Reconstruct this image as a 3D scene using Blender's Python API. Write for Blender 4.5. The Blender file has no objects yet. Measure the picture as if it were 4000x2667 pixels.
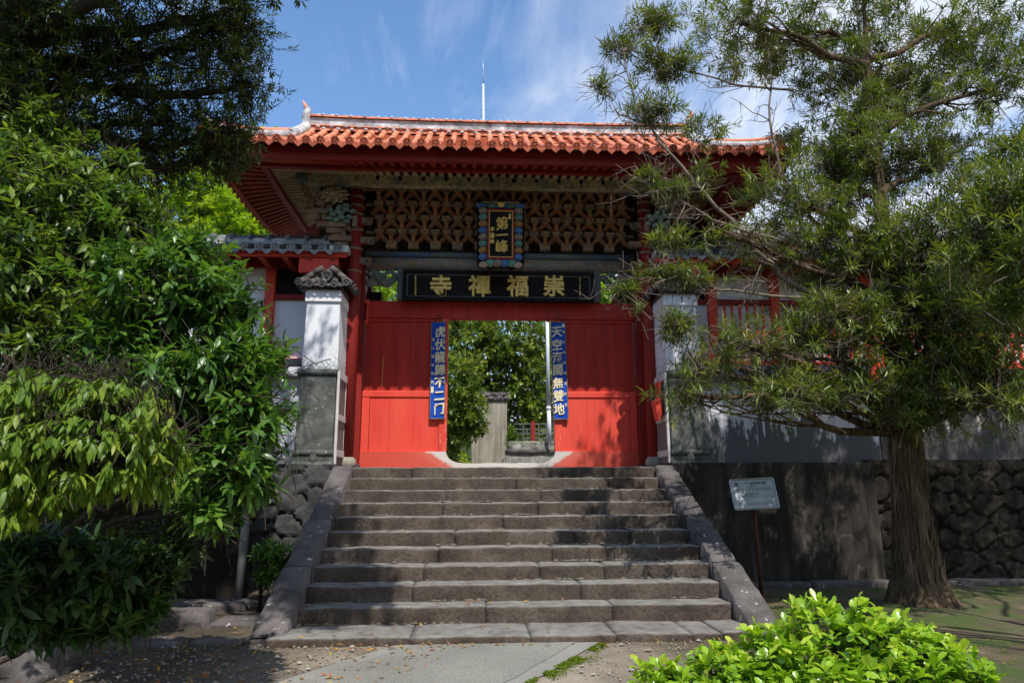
import bpy, math, random
import numpy as np
from mathutils import Vector, Matrix, noise

R = random.Random(7)
C = bpy.context.scene.collection
scene = bpy.context.scene
PI = math.pi

# ------------------------------------------------------------------ camera
CX, CZ, YAW, PIT, ROLL, FPX = -.511, 1.57, .0561, .2059, -.0036, 2665.0
Fw = Vector((math.sin(YAW)*math.cos(PIT), math.cos(YAW)*math.cos(PIT), math.sin(PIT)))
_R0 = Vector((math.cos(YAW), -math.sin(YAW), 0)); _U0 = _R0.cross(Fw)
Rt = _R0*math.cos(ROLL) + _U0*math.sin(ROLL); Up = _U0*math.cos(ROLL) - _R0*math.sin(ROLL)
CAM = Vector((CX, 0, CZ))
cam = bpy.data.objects.new('camera', bpy.data.cameras.new('camera')); C.objects.link(cam)
M = Matrix((Rt, Up, -Fw)).transposed().to_4x4(); M.translation = CAM
cam.matrix_world = M
cam.data.sensor_width = 36; cam.data.lens = FPX/4000*36; cam.data.clip_start = .05; cam.data.clip_end = 2000
scene.camera = cam

def at(px, py, Y):
    """survey helper: the world point at depth Y seen at photo pixel (px, py)"""
    d = Fw + Rt*((px-2000)/FPX) + Up*((1333.5-py)/FPX)
    return CAM + d*(Y/d.y)
def zat(py, Y, px=1900): return at(px, py, Y).z
def xat(px, Y, py=1300): return at(px, py, Y).x
def ppm(Y, z=3.0):
    """photo pixels per metre at that place"""
    return FPX/(Y*math.cos(PIT) + (z-CZ)*math.sin(PIT))

# ------------------------------------------------------------------ mesh builder
class MB:
    def __init__(s): s.v = []; s.f = []; s.sm = []; s.mi = []; s.cur = 0
    def add(s, vs, fs, smooth=False):
        o = len(s.v); s.v += [tuple(p) for p in vs]
        for f in fs: s.f.append(tuple(i+o for i in f)); s.sm.append(smooth); s.mi.append(s.cur)
    def box(s, x0, x1, y0, y1, z0, z1):
        s.add([(x0,y0,z0),(x1,y0,z0),(x1,y1,z0),(x0,y1,z0),(x0,y0,z1),(x1,y0,z1),(x1,y1,z1),(x0,y1,z1)],
              [(0,3,2,1),(4,5,6,7),(0,1,5,4),(1,2,6,5),(2,3,7,6),(3,0,4,7)])
    def cbox(s, c, sx, sy, sz, rot=None):
        c = Vector(c); vs = []
        for z in (-.5,.5):
            for x, y in ((-.5,-.5),(.5,-.5),(.5,.5),(-.5,.5)):
                p = Vector((x*sx, y*sy, z*sz))
                if rot: p = rot @ p
                vs.append(c+p)
        s.add(vs, [(0,3,2,1),(4,5,6,7),(0,1,5,4),(1,2,6,5),(2,3,7,6),(3,0,4,7)])
    def bar(s, a, b, w, h, up=(0,0,1)):
        a = Vector(a); b = Vector(b); d = (b-a).normalized(); x = d.cross(Vector(up))
        if x.length < 1e-4: x = d.cross(Vector((1,0,0)))
        x.normalize(); u = x.cross(d)
        vs = []
        for p in (a, b):
            for i, j in ((-1,-1),(1,-1),(1,1),(-1,1)): vs.append(p + x*(i*w/2) + u*(j*h/2))
        s.add(vs, [(0,1,2,3),(4,7,6,5),(0,4,5,1),(1,5,6,2),(2,6,7,3),(3,7,4,0)])
    def tube(s, pts, rad, n=8, caps=True, smooth=True):
        pts = [Vector(p) for p in pts]
        if not hasattr(rad, '__len__'): rad = [rad]*len(pts)
        vs = []; prev = None
        for i, p in enumerate(pts):
            d = (pts[min(i+1,len(pts)-1)] - pts[max(i-1,0)])
            if d.length < 1e-9: d = Vector((0,0,1))
            d.normalize()
            if prev is None:
                prev = d.orthogonal().normalized()
            x = prev - d*prev.dot(d)
            if x.length < 1e-5: x = d.orthogonal()
            x.normalize(); prev = x; y = d.cross(x)
            for k in range(n):
                a = 2*PI*k/n; vs.append(p + (x*math.cos(a) + y*math.sin(a))*rad[i])
        fs = []
        for i in range(len(pts)-1):
            for k in range(n):
                fs.append((i*n+k, i*n+(k+1)%n, (i+1)*n+(k+1)%n, (i+1)*n+k))
        s.add(vs, fs, smooth)
        if caps:
            o = len(s.v) - len(vs)
            s.f.append(tuple(o+k for k in reversed(range(n)))); s.sm.append(False); s.mi.append(s.cur)
            s.f.append(tuple(o+(len(pts)-1)*n+k for k in range(n))); s.sm.append(False); s.mi.append(s.cur)
    def lathe(s, c, prof, n=20, smooth=True):
        c = Vector(c)
        vs = [c + Vector((r*math.cos(2*PI*k/n), r*math.sin(2*PI*k/n), z)) for r, z in prof for k in range(n)]
        fs = [(i*n+k, i*n+(k+1)%n, (i+1)*n+(k+1)%n, (i+1)*n+k) for i in range(len(prof)-1) for k in range(n)]
        fs.append(tuple((len(prof)-1)*n+k for k in range(n))); fs.append(tuple(reversed(range(n))))
        s.add(vs, fs, smooth)
    def ring(s, c, rad, r, tilt=(0,0), n=18, m=6):
        c = Vector(c); pts = []
        for i in range(n+1):
            a = 2*PI*i/n; x = rad*math.cos(a); y = rad*math.sin(a)
            pts.append(c + Vector((x, y, x*tilt[0]+y*tilt[1])))
        s.tube(pts, r, m, caps=False)
    def prism(s, poly, y0, y1):
        """poly: (x, z) outline extruded in Y"""
        n = len(poly)
        s.add([(x,y0,z) for x,z in poly] + [(x,y1,z) for x,z in poly],
              [tuple(range(n)), tuple(reversed(range(n,2*n)))] + [(i+n, (i+1)%n+n, (i+1)%n, i) for i in range(n)])
    def blob(s, c, rx, ry, rz, n=10, m=7, rough=.0, seed=0, rot=None):
        vs = []; c = Vector(c)
        for i in range(m+1):
            ph = PI*i/m
            for k in range(n):
                a = 2*PI*k/n
                u = Vector((math.sin(ph)*math.cos(a), math.sin(ph)*math.sin(a), math.cos(ph)))
                q = 1 + rough*noise.noise(u*1.7 + Vector((seed*3.1, seed*1.7, seed)))
                p = Vector((u.x*rx*q, u.y*ry*q, u.z*rz*q))
                if rot: p = rot @ p
                vs.append(c + p)
        s.add(vs, [(i*n+k, (i+1)*n+k, (i+1)*n+(k+1)%n, i*n+(k+1)%n) for i in range(m) for k in range(n)], True)
    def build(s, name, mat, parent=None, bevel=0, seg=2):
        me = bpy.data.meshes.new(name)
        off = OFF.get(parent, Vector((0,0,0))) if parent else Vector((0,0,0))
        me.from_pydata([(x-off.x, y-off.y, z-off.z) for x,y,z in s.v], [], s.f)
        me.polygons.foreach_set('use_smooth', s.sm)
        if isinstance(mat, (list, tuple)): me.polygons.foreach_set('material_index', s.mi)
        me.validate(); me.update()
        o = bpy.data.objects.new(name, me); C.objects.link(o)
        for q in (mat if isinstance(mat, (list, tuple)) else [mat]):
            if q: me.materials.append(q)
        if parent: o.parent = parent; OFF[o] = off
        else: OFF[o] = Vector((0,0,0))
        if bevel:
            b = o.modifiers.new('bevel', 'BEVEL'); b.width = bevel; b.segments = seg; b.limit_method = 'ANGLE'
        return o
OFF = {}
def thing(name, label, cat, loc, group=None):
    o = bpy.data.objects.new(name, None); C.objects.link(o); o.location = loc; o.empty_display_size = .2
    OFF[o] = Vector(loc); tag(o, label, cat, group); return o
def tag(o, label=None, cat=None, group=None, kind=None):
    if label: o['label'] = label
    if cat: o['category'] = cat
    if group: o['group'] = group
    if kind: o['kind'] = kind
    return o

# ------------------------------------------------------------------ materials
def nodes(name):
    m = bpy.data.materials.new(name); m.use_nodes = True; nt = m.node_tree
    for n in list(nt.nodes): nt.nodes.remove(n)
    out = nt.nodes.new('ShaderNodeOutputMaterial'); b = nt.nodes.new('ShaderNodeBsdfPrincipled')
    nt.links.new(b.outputs[0], out.inputs[0])
    return m, nt, b, out
def N(nt, t, **k):
    n = nt.nodes.new(t)
    for a, v in k.items():
        if a.startswith('i_'):
            n.inputs[a[2:].replace('_',' ')].default_value = v
        else: setattr(n, a, v)
    return n
def L(nt, a, b): nt.links.new(a, b)
def ramp(nt, fac, stops, interp='LINEAR'):
    r = nt.nodes.new('ShaderNodeValToRGB'); r.color_ramp.interpolation = interp
    e = r.color_ramp.elements
    while len(e) < len(stops): e.new(.5)
    for i, (p, c) in enumerate(stops):
        e[i].position = p; e[i].color = (*c, 1) if len(c) == 3 else c
    if fac is not None: L(nt, fac, r.inputs[0])
    return r
def coords(nt, scale=(1,1,1), kind='Object', warp=0):
    tc = N(nt, 'ShaderNodeTexCoord'); mp = N(nt, 'ShaderNodeMapping'); mp.inputs['Scale'].default_value = scale
    L(nt, tc.outputs[kind], mp.inputs[0]); return mp.outputs[0]
def tex(nt, vec, scale, detail=6, rough=.6, dist=0):
    n = N(nt, 'ShaderNodeTexNoise'); n.inputs['Scale'].default_value = scale; n.inputs['Detail'].default_value = detail
    n.inputs['Roughness'].default_value = rough; n.inputs['Distortion'].default_value = dist
    L(nt, vec, n.inputs['Vector']); return n.outputs['Fac']
def mixc(nt, fac, a, b, mode='MIX'):
    m = N(nt, 'ShaderNodeMix', data_type='RGBA', blend_type=mode)
    if isinstance(fac, (int, float)): m.inputs[0].default_value = fac
    else: L(nt, fac, m.inputs[0])
    for i, q in ((6,a),(7,b)):
        if isinstance(q, tuple): m.inputs[i].default_value = (*q,1)
        else: L(nt, q, m.inputs[i])
    return m.outputs[2]
def bump(nt, b, h, strength=.3, dist=.02):
    n = N(nt, 'ShaderNodeBump'); n.inputs['Strength'].default_value = strength; n.inputs['Distance'].default_value = dist
    L(nt, h, n.inputs['Height']); L(nt, n.outputs[0], b.inputs['Normal'])
def wmat(name, stops, scale=3, rough=.8, stretch=(1,1,1), bs=.3, bscale=None, bd=.01, spec=.3, spots=None, detail=8, metal=0, streak=None):
    """weathered surface: noise ramp, optional lichen spots, optional vertical streaks, bump"""
    m, nt, b, out = nodes(name)
    v = coords(nt, stretch); f = tex(nt, v, scale, detail, .65, .3)
    col = ramp(nt, f, stops).outputs[0]
    v1 = coords(nt)
    if streak:
        amt, c, sc = streak
        sv = coords(nt, (sc, sc, sc*.06)); sf = tex(nt, sv, 1, 5, .6)
        sr = ramp(nt, sf, [(.42,(0,0,0)),(.68,(amt,amt,amt))]).outputs[0]
        col = mixc(nt, sr, col, c)
    if spots:
        sc, lo, hi, c = spots
        sf = tex(nt, v1, sc, 5, .7); sr = ramp(nt, sf, [(lo,(0,0,0)),(hi,(1,1,1))]).outputs[0]
        col = mixc(nt, sr, col, c)
    L(nt, col, b.inputs['Base Color'])
    b.inputs['Roughness'].default_value = rough; b.inputs['Specular IOR Level'].default_value = spec; b.inputs['Metallic'].default_value = metal
    if bs:
        bf = tex(nt, v1, bscale or scale*6, 8, .7); bump(nt, b, bf, bs, bd)
    return m
def leafmat(name, stops, rough=.42, trans=.3, tcol=(1.0,1.0,.35), spec=.45, backdark=1.0):
    m, nt, b, out = nodes(name)
    a = N(nt, 'ShaderNodeAttribute', attribute_name='leafvar')
    r = ramp(nt, a.outputs['Fac'], stops)
    L(nt, r.outputs[0], b.inputs['Base Color'])
    b.inputs['Roughness'].default_value = rough; b.inputs['Specular IOR Level'].default_value = spec
    t = N(nt, 'ShaderNodeBsdfTranslucent'); c = mixc(nt, 1.0, r.outputs[0], tcol, 'MULTIPLY')
    g = N(nt, 'ShaderNodeHueSaturation'); g.inputs['Value'].default_value = 1.7; L(nt, c, g.inputs['Color'])
    L(nt, g.outputs[0], t.inputs[0])
    mx = N(nt, 'ShaderNodeMixShader'); mx.inputs[0].default_value = trans
    L(nt, b.outputs[0], mx.inputs[1]); L(nt, t.outputs[0], mx.inputs[2]); L(nt, mx.outputs[0], out.inputs[0])
    return m

MT = {}
MT['red'] = wmat('red_paint', [(.25,(.46,.036,.016)),(.55,(.62,.054,.025)),(.8,(.70,.078,.038))], 1.6, .55, (1,1,.35), .18, 30, .004, .35, streak=(.5,(.66,.10,.07),9))
MT['darkred'] = wmat('dark_red_paint', [(.25,(.17,.012,.009)),(.6,(.27,.018,.013)),(.85,(.33,.03,.02))], 2.2, .6, (1,1,.5), .2, 30, .004, .3)
MT['raftered'] = wmat('rafter_red', [(.25,(.24,.032,.014)),(.6,(.36,.055,.022)),(.85,(.42,.075,.03))], 2.5, .7, (1,1,1), .2, 30, .004, .25)
MT['plaster'] = wmat('white_plaster', [(.3,(.70,.71,.74)),(.6,(.80,.80,.82)),(.8,(.82,.82,.83))], 1.2, .9, (1,1,.6), .12, 40, .003, .1, spots=(3.2,.66,.8,(.42,.43,.45)))
MT['tan'] = wmat('weathered_tan_wood', [(.28,(.22,.14,.07)),(.5,(.46,.34,.19)),(.75,(.60,.47,.29))], 3.5, .85, (1,1,1), .35, 40, .006, .15)
MT['pan'] = wmat('shaded_pan_tile', [(.25,(.20,.042,.016)),(.5,(.35,.078,.032)),(.8,(.47,.13,.06))], 2.4, .8, (1,1,1), .3, 40, .006, .2, spots=(9,.66,.76,(.22,.17,.14)))  # pans coloured darker, painting in shade between the roll tiles
MT['orange'] = wmat('orange_roof_tile', [(.25,(.48,.14,.070)),(.5,(.70,.235,.125)),(.8,(.78,.34,.22))], 2.4, .75, (1,1,1), .25, 40, .006, .25, spots=(6,.60,.74,(.33,.20,.15)))  # lighter than the pans: sunlit tops are put into the colour
MT['orange_dark'] = wmat('rust_tile_end', [(.3,(.20,.05,.025)),(.6,(.40,.10,.05)),(.85,(.50,.16,.09))], 8, .8, (1,1,1), .4, 50, .006, .2)
MT['mortar'] = wmat('ridge_mortar', [(.32,(.17,.165,.165)),(.48,(.38,.37,.37)),(.66,(.74,.72,.70))], 4.2, .9, (1,1,1), .4, 30, .008, .1)
MT['greytile'] = wmat('grey_roof_tile', [(.3,(.05,.052,.054)),(.5,(.14,.14,.14)),(.8,(.31,.305,.30))], 4, .6, (1,1,1), .3, 40, .006, .35)
MT['browntile'] = wmat('brown_grey_tile', [(.3,(.035,.03,.028)),(.5,(.10,.085,.078)),(.8,(.24,.19,.165))], 5, .75, (1,1,1), .3, 40, .006, .25)
MT['step'] = wmat('step_stone', [(.3,(.085,.068,.056)),(.5,(.155,.128,.108)),(.75,(.245,.21,.18))], 2.6, .9, (1,1,1), .9, 38, .02, .15, spots=(60,.70,.76,(.42,.40,.36)))
MT['cheek'] = wmat('cheek_stone', [(.3,(.065,.056,.054)),(.5,(.115,.102,.098)),(.75,(.18,.16,.155))], 3.0, .9, (1,1,1), .7, 30, .02, .15, spots=(9,.635,.66,(.42,.42,.41)))
MT['plinth'] = wmat('lichen_stone', [(.3,(.045,.05,.048)),(.5,(.10,.105,.095)),(.7,(.20,.20,.18))], 3.2, .9, (1,1,1), .5, 35, .01, .15, spots=(17,.60,.72,(.40,.41,.38)))
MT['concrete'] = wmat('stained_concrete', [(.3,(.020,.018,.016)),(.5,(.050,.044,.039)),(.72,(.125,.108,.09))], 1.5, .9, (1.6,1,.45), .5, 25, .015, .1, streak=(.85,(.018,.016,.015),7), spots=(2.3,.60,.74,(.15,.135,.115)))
MT['dirtyplaster'] = wmat('dirty_plaster', [(.3,(.20,.20,.23)),(.5,(.36,.355,.40)),(.75,(.50,.49,.53))], 1.0, .9, (1,1,.5), .2, 30, .005, .1, streak=(.5,(.14,.14,.16),6))
MT['black'] = wmat('black_lacquer', [(.3,(.005,.004,.004)),(.6,(.012,.009,.008)),(.8,(.04,.03,.024))], 3, .6, (.25,1,3), .2, 30, .003, .12)
MT['gold'] = wmat('gold_leaf', [(.3,(.52,.33,.07)),(.55,(.86,.60,.15)),(.8,(.95,.74,.28))], 7, .5, (1,1,1), .3, 40, .004, .5)
MT['goldflat'] = wmat('gold_paint', [(.3,(.62,.38,.07)),(.7,(.80,.52,.13))], 7, .55, (1,1,1), .0)
MT['cream'] = wmat('cream_gilt', [(.3,(.74,.62,.36)),(.7,(.93,.85,.60))], 9, .5, (1,1,1), .1)
MT['blue'] = wmat('blue_lacquer', [(.3,(.006,.042,.27)),(.55,(.010,.066,.42)),(.8,(.022,.10,.50))], 1.6, .5, (1,1,.5), .1, 30, .003, .2)
MT['dark'] = wmat('dark_interior', [(.3,(.008,.006,.005)),(.7,(.022,.016,.012))], 3, .9, bs=0)  # near-black that also stands in for dark openings
MT['rope'] = wmat('rope', [(.3,(.16,.12,.075)),(.7,(.34,.27,.18))], 30, .95, bs=.3)
MT['bark'] = wmat('fibrous_bark', [(.3,(.022,.015,.010)),(.5,(.085,.056,.034)),(.72,(.20,.14,.09))], 9, .95, (1,1,.10), 1.0, 16, .05, .1, streak=(.75,(.24,.165,.105),26))
MT['twig'] = wmat('grey_twig', [(.3,(.10,.075,.055)),(.7,(.26,.20,.155))], 10, .9, bs=0)
MT['darktwig'] = wmat('dark_branch', [(.3,(.02,.016,.012)),(.7,(.07,.052,.038))], 8, .95, bs=.4)
MT['whitepaint'] = wmat('white_pipe', [(.3,(.62,.66,.72)),(.7,(.78,.80,.83))], 4, .4, bs=0, spec=.5)
MT['metal'] = wmat('brushed_steel', [(.3,(.42,.46,.50)),(.7,(.60,.63,.66))], 6, .32, (1,1,1), .0, metal=.85)
MT['signface'] = wmat('sign_face', [(.3,(.44,.50,.55)),(.7,(.55,.60,.64))], 3, .35, bs=0, spec=.5)
MT['rust'] = wmat('rusty_post', [(.3,(.05,.018,.010)),(.6,(.12,.045,.024)),(.8,(.20,.085,.045))], 8, .8, (1,1,.3), .3)
MT['ink'] = wmat('sign_ink', [(.3,(.012,.013,.016)),(.7,(.03,.03,.035))], 8, .6, bs=0)
MT['greywood'] = wmat('grey_weathered_wood', [(.3,(.07,.072,.075)),(.6,(.15,.155,.16)),(.8,(.22,.22,.22))], 5, .9, (1,1,.15), .4, 30, .006, .1)
MT['framecream'] = wmat('cream_plaster_frame', [(.3,(.50,.45,.43)),(.7,(.70,.66,.64))], 3, .85, bs=.1)
MT['panelgrey'] = wmat('grey_brown_panel', [(.3,(.16,.125,.115)),(.7,(.235,.19,.175))], 2, .85, bs=.15)
MT['stele'] = wmat('stele_stone', [(.3,(.22,.20,.165)),(.5,(.33,.31,.25)),(.75,(.42,.40,.33))], 2.5, .9, (1,1,.5), .3, 30, .006, .1, streak=(.75,(.17,.13,.10),9))
MT['mossrock'] = wmat('mossy_wall_stone', [(.3,(.10,.10,.08)),(.5,(.27,.27,.24)),(.75,(.50,.50,.46))], 5, .95, (1,1,1), .5, 20, .02, .1, spots=(4,.55,.66,(.10,.12,.035)))
MT['teal'] = wmat('faded_turquoise', [(.3,(.10,.14,.12)),(.7,(.22,.32,.27))], 8, .8, bs=.2)
MT['peony'] = wmat('faded_peony', [(.3,(.22,.16,.10)),(.7,(.48,.38,.27))], 8, .85, bs=.3)

def painted(name, base, cols, scale=5, amount=.55, stretch=(1,1,1)):
    """old polychrome: bands of faded pigment curling over bare wood"""
    m, nt, b, out = nodes(name)
    v = coords(nt, stretch)
    base_f = tex(nt, v, 4, 8, .65)
    col = ramp(nt, base_f, [(.3,tuple(c*.5 for c in base)),(.55,base),(.8,tuple(min(1,c*1.35) for c in base))]).outputs[0]
    for i, c in enumerate(cols):
        mp = N(nt, 'ShaderNodeMapping'); mp.inputs['Location'].default_value = (i*3.7, i*1.3, i*2.1); L(nt, v, mp.inputs[0])
        w = tex(nt, mp.outputs[0], scale, 3, .5, 2.2)
        r = ramp(nt, w, [(.50+.02*i,(0,0,0)),(.56+.02*i,(amount,)*3),(.62,(amount,)*3),(.66,(0,0,0))]).outputs[0]
        col = mixc(nt, r, col, c)
    ln = tex(nt, v, scale*1.2, 2, .5, 3.5)
    lr = ramp(nt, ln, [(.485,(0,0,0)),(.5,(.7,.7,.7)),(.515,(0,0,0))]).outputs[0]
    col = mixc(nt, lr, col, (.05,.05,.045))
    L(nt, col, b.inputs['Base Color']); b.inputs['Roughness'].default_value = .85; b.inputs['Specular IOR Level'].default_value = .15
    bump(nt, b, tex(nt, v, 40, 6), .3, .006)
    return m
MT['beamtan'] = painted('painted_tan_beam', (.52,.42,.23), [(.08,.13,.22),(.10,.19,.12),(.50,.38,.26)], 3.2, .6)
MT['beamgrey'] = painted('painted_grey_beam', (.36,.30,.20), [(.07,.13,.28),(.42,.19,.05),(.10,.22,.17),(.40,.24,.20)], 6, .75, (1,1,1.8))
MT['beamblue'] = painted('painted_blue_beam', (.17,.17,.15), [(.05,.10,.26),(.06,.15,.12)], 5, .8, (.5,1,2))
MT['bracket'] = painted('painted_bracket', (.37,.235,.12), [(.30,.075,.03),(.07,.16,.11),(.09,.12,.20)], 11, .75)
MT['bracketrust'] = painted('painted_rust_bracket', (.34,.12,.05), [(.34,.07,.03),(.07,.17,.12),(.30,.22,.10)], 13, .8)
MT['carving'] = painted('painted_carving', (.22,.21,.16), [(.10,.16,.22),(.13,.22,.16)], 9, .7)

MT['softboard'] = wmat('soffit_board', [(.3,(.06,.012,.008)),(.7,(.13,.02,.012))], 3, .9, bs=0)  # dark boards paint in the shade of the gaps between rafters
MT['tanboard'] = wmat('bare_soffit_board', [(.3,(.10,.07,.04)),(.7,(.24,.175,.10))], 3, .9, bs=.2)  # darker tan likewise paints shade into the gaps
MT['silver'] = wmat('pale_grey_tile', [(.3,(.13,.13,.13)),(.5,(.28,.275,.265)),(.8,(.46,.45,.43))], 6, .6, bs=.3)
def redpaint(name='red_paint', lo=.66):
    m, nt, b, out = nodes(name); v = coords(nt)
    f = tex(nt, coords(nt,(1,1,.3)), 1.4, 8, .65); c = ramp(nt, f, [(.25,(.54,.040,.024)),(.5,(.72,.060,.036)),(.75,(.80,.088,.052))]).outputs[0]
    st = tex(nt, coords(nt,(26,26,.9)), 1, 6, .7); c = mixc(nt, ramp(nt, st, [(.48,(0,0,0)),(.75,(.55,.55,.55))]).outputs[0], c, (.66,.12,.075))
    s2 = tex(nt, coords(nt,(14,14,.5)), 1.3, 6, .7); c = mixc(nt, ramp(nt, s2, [(.56,(0,0,0)),(.8,(.7,.7,.7))]).outputs[0], c, (.30,.025,.016))
    s3 = tex(nt, coords(nt,(16,16,3)), 2.2, 8, .8); c = mixc(nt, ramp(nt, s3, [(lo,(0,0,0)),(lo+.05,(.8,.8,.8))]).outputs[0], c, (.66,.42,.30))
    L(nt, c, b.inputs['Base Color'])
    L(nt, ramp(nt, f, [(.3,(.5,.5,.5)),(.7,(.72,.72,.72))]).outputs[0], b.inputs['Roughness']); b.inputs['Specular IOR Level'].default_value = .3
    bump(nt, b, tex(nt, coords(nt,(40,40,1.5)), 1, 8, .7), .25, .006); return m
MT['red'] = redpaint()
MT['jamb'] = redpaint('scuffed_red_paint', .555)
MT['shadered'] = wmat('eave_shade_red', [(.25,(.34,.022,.014)),(.5,(.46,.030,.019)),(.75,(.54,.044,.028))], 1.5, .6, (1,1,.3), .25, 30, .004, .25, streak=(.55,(.20,.014,.009),9))  # darker red puts the eave shade into the upper door wall
def lowplaster(name, top, dark, zlo, zhi):
    """old limewash, black with algae along its foot"""
    m, nt, b, out = nodes(name); v = coords(nt)
    f = tex(nt, v, 1.1, 8, .6); c = ramp(nt, f, [(.3,tuple(x*.7 for x in top)),(.7,top)]).outputs[0]
    tc = N(nt,'ShaderNodeTexCoord'); sp = N(nt,'ShaderNodeSeparateXYZ'); L(nt, tc.outputs['Object'], sp.inputs[0])
    mr = N(nt,'ShaderNodeMapRange'); mr.inputs[1].default_value = zhi; mr.inputs[2].default_value = zlo; L(nt, sp.outputs[2], mr.inputs[0])
    g = tex(nt, coords(nt,(7,7,.6)), 1, 8, .7); g2 = tex(nt, v, 1.7, 8, .7)
    ad = N(nt,'ShaderNodeMath',operation='MULTIPLY_ADD'); L(nt, mr.outputs[0], ad.inputs[0]); ad.inputs[1].default_value = .45; L(nt, g, ad.inputs[2])
    a3 = N(nt,'ShaderNodeMath',operation='MULTIPLY_ADD'); L(nt, g2, a3.inputs[0]); a3.inputs[1].default_value = .6; L(nt, ad.outputs[0], a3.inputs[2])
    c = mixc(nt, ramp(nt, a3.outputs[0], [(.98,(0,0,0)),(1.24,(.9,.9,.9))]).outputs[0], c, dark)
    L(nt, c, b.inputs['Base Color']); b.inputs['Roughness'].default_value = .9; bump(nt, b, tex(nt, v, 30, 8, .7), .2, .005); return m
MT['dirtyplaster'] = lowplaster('dirty_plaster', (.74,.73,.79), (.055,.055,.06), 0, 1.1)
MT['whitewash'] = lowplaster('old_whitewash', (.62,.63,.68), (.12,.125,.13), -.2, .9)
def stepstone():
    """hewn andesite: dark pitted riser, paler foot-worn tread"""
    m, nt, b, out = nodes('hewn_step_stone'); v = coords(nt)
    f = tex(nt, v, 2.4, 10, .7); c = ramp(nt, f, [(.3,(.058,.044,.034)),(.5,(.108,.085,.068)),(.72,(.185,.150,.122))]).outputs[0]
    f4 = tex(nt, v, 34, 6, .75); c = mixc(nt, ramp(nt, f4, [(.34,(.85,.85,.85)),(.50,(0,0,0))]).outputs[0], c, (.030,.023,.018))
    f5 = tex(nt, v, 48, 4, .7); c = mixc(nt, ramp(nt, f5, [(.62,(0,0,0)),(.72,(.6,.6,.6))]).outputs[0], c, (.33,.29,.25))
    f6 = tex(nt, v, 6, 8, .75); c = mixc(nt, ramp(nt, f6, [(.66,(0,0,0)),(.72,(.7,.7,.7))]).outputs[0], c, (.36,.34,.29))
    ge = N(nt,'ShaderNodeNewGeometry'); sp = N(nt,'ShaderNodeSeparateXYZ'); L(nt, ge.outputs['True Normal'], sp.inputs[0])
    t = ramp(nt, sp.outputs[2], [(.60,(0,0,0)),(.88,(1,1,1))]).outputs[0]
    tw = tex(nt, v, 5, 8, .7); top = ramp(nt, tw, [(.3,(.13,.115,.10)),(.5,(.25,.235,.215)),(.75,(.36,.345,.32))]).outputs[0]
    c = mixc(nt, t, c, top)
    L(nt, c, b.inputs['Base Color']); b.inputs['Roughness'].default_value = .92; b.inputs['Specular IOR Level'].default_value = .15
    bump(nt, b, tex(nt, v, 26, 10, .8), .9, .03); return m
MT['step'] = stepstone()
def worn_red():
    """sill beam: red at the sides, paint worn to bare grey-white wood in the middle"""
    m, nt, b, out = nodes('worn_red_sill')
    tc = N(nt, 'ShaderNodeTexCoord'); sp = N(nt, 'ShaderNodeSeparateXYZ'); L(nt, tc.outputs['Object'], sp.inputs[0])
    ab = N(nt, 'ShaderNodeMath', operation='ABSOLUTE'); L(nt, sp.outputs[0], ab.inputs[0])
    v = coords(nt, (5,1,12)); f = tex(nt, v, 1.2, 8, .75)
    ad = N(nt, 'ShaderNodeMath', operation='MULTIPLY_ADD'); L(nt, f, ad.inputs[0]); ad.inputs[1].default_value = .5; L(nt, ab.outputs[0], ad.inputs[2])
    zz = N(nt, 'ShaderNodeMath', operation='MULTIPLY_ADD'); L(nt, sp.outputs[2], zz.inputs[0]); zz.inputs[1].default_value = -1.6; L(nt, ad.outputs[0], zz.inputs[2])
    r = ramp(nt, zz.outputs[0], [(.0,(.62,.57,.53)),(.44,(.60,.54,.50)),(.47,(.60,.13,.09)),(.6,(.58,.075,.045)),(1,(.58,.06,.033))])
    mr = N(nt, 'ShaderNodeMapRange'); mr.inputs[1].default_value = 0; mr.inputs[2].default_value = 2.4; L(nt, zz.outputs[0], mr.inputs[0]); L(nt, mr.outputs[0], r.inputs[0])
    L(nt, r.outputs[0], b.inputs['Base Color']); b.inputs['Roughness'].default_value = .7
    bump(nt, b, tex(nt, coords(nt,(2,2,20)), 3, 8), .5, .008)
    return m
MT['wornred'] = worn_red()
# ================================================================== THE GATE
YD = 12.97                       # plane of the door wall
ZP = 1.84                        # terrace level
gate = thing('temple_gate', 'red temple gate with orange tiled roof and carved bracket frieze above the stairs', 'gate', (0, YD, ZP))

# ---- door wall
def rect_frame(mb, x0, x1, z0, z1, y0, y1, w):
    mb.box(x0, x1, y0, y1, z0, z0+w); mb.box(x0, x1, y0, y1, z1-w, z1)
    mb.box(x0, x0+w, y0, y1, z0+w, z1-w); mb.box(x1-w, x1, y0, y1, z0+w, z1-w)
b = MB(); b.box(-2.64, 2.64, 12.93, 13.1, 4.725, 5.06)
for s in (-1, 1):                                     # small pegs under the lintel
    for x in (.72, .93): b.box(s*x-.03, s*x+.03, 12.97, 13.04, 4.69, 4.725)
b.build('lintel', MT['shadered'], gate, .008)
b = MB()
o_ = []
N_ = 14                                               # sill with rounded corners worn into the opening
for i in range(N_+1):
    a = PI/2*i/N_; o_.append((-1.03+.30*(1-math.cos(a)), 2.17-.21*math.sin(a)))
poly = [(-2.62,1.84),(2.62,1.84),(2.62,2.17),(1.03,2.17)] + [(-x,z) for x,z in o_[1:]]
xs = [-.73+1.46*i/16 for i in range(17)]
poly += [(-x, 1.955+.006*math.sin(x*9)+.012*math.exp(-((-x-.12)/.05)**2)+.012*math.exp(-((-x-.34)/.05)**2)) for x in xs]
poly += list(reversed(o_[1:])) + [(-1.03,2.17),(-2.62,2.17)]
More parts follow.
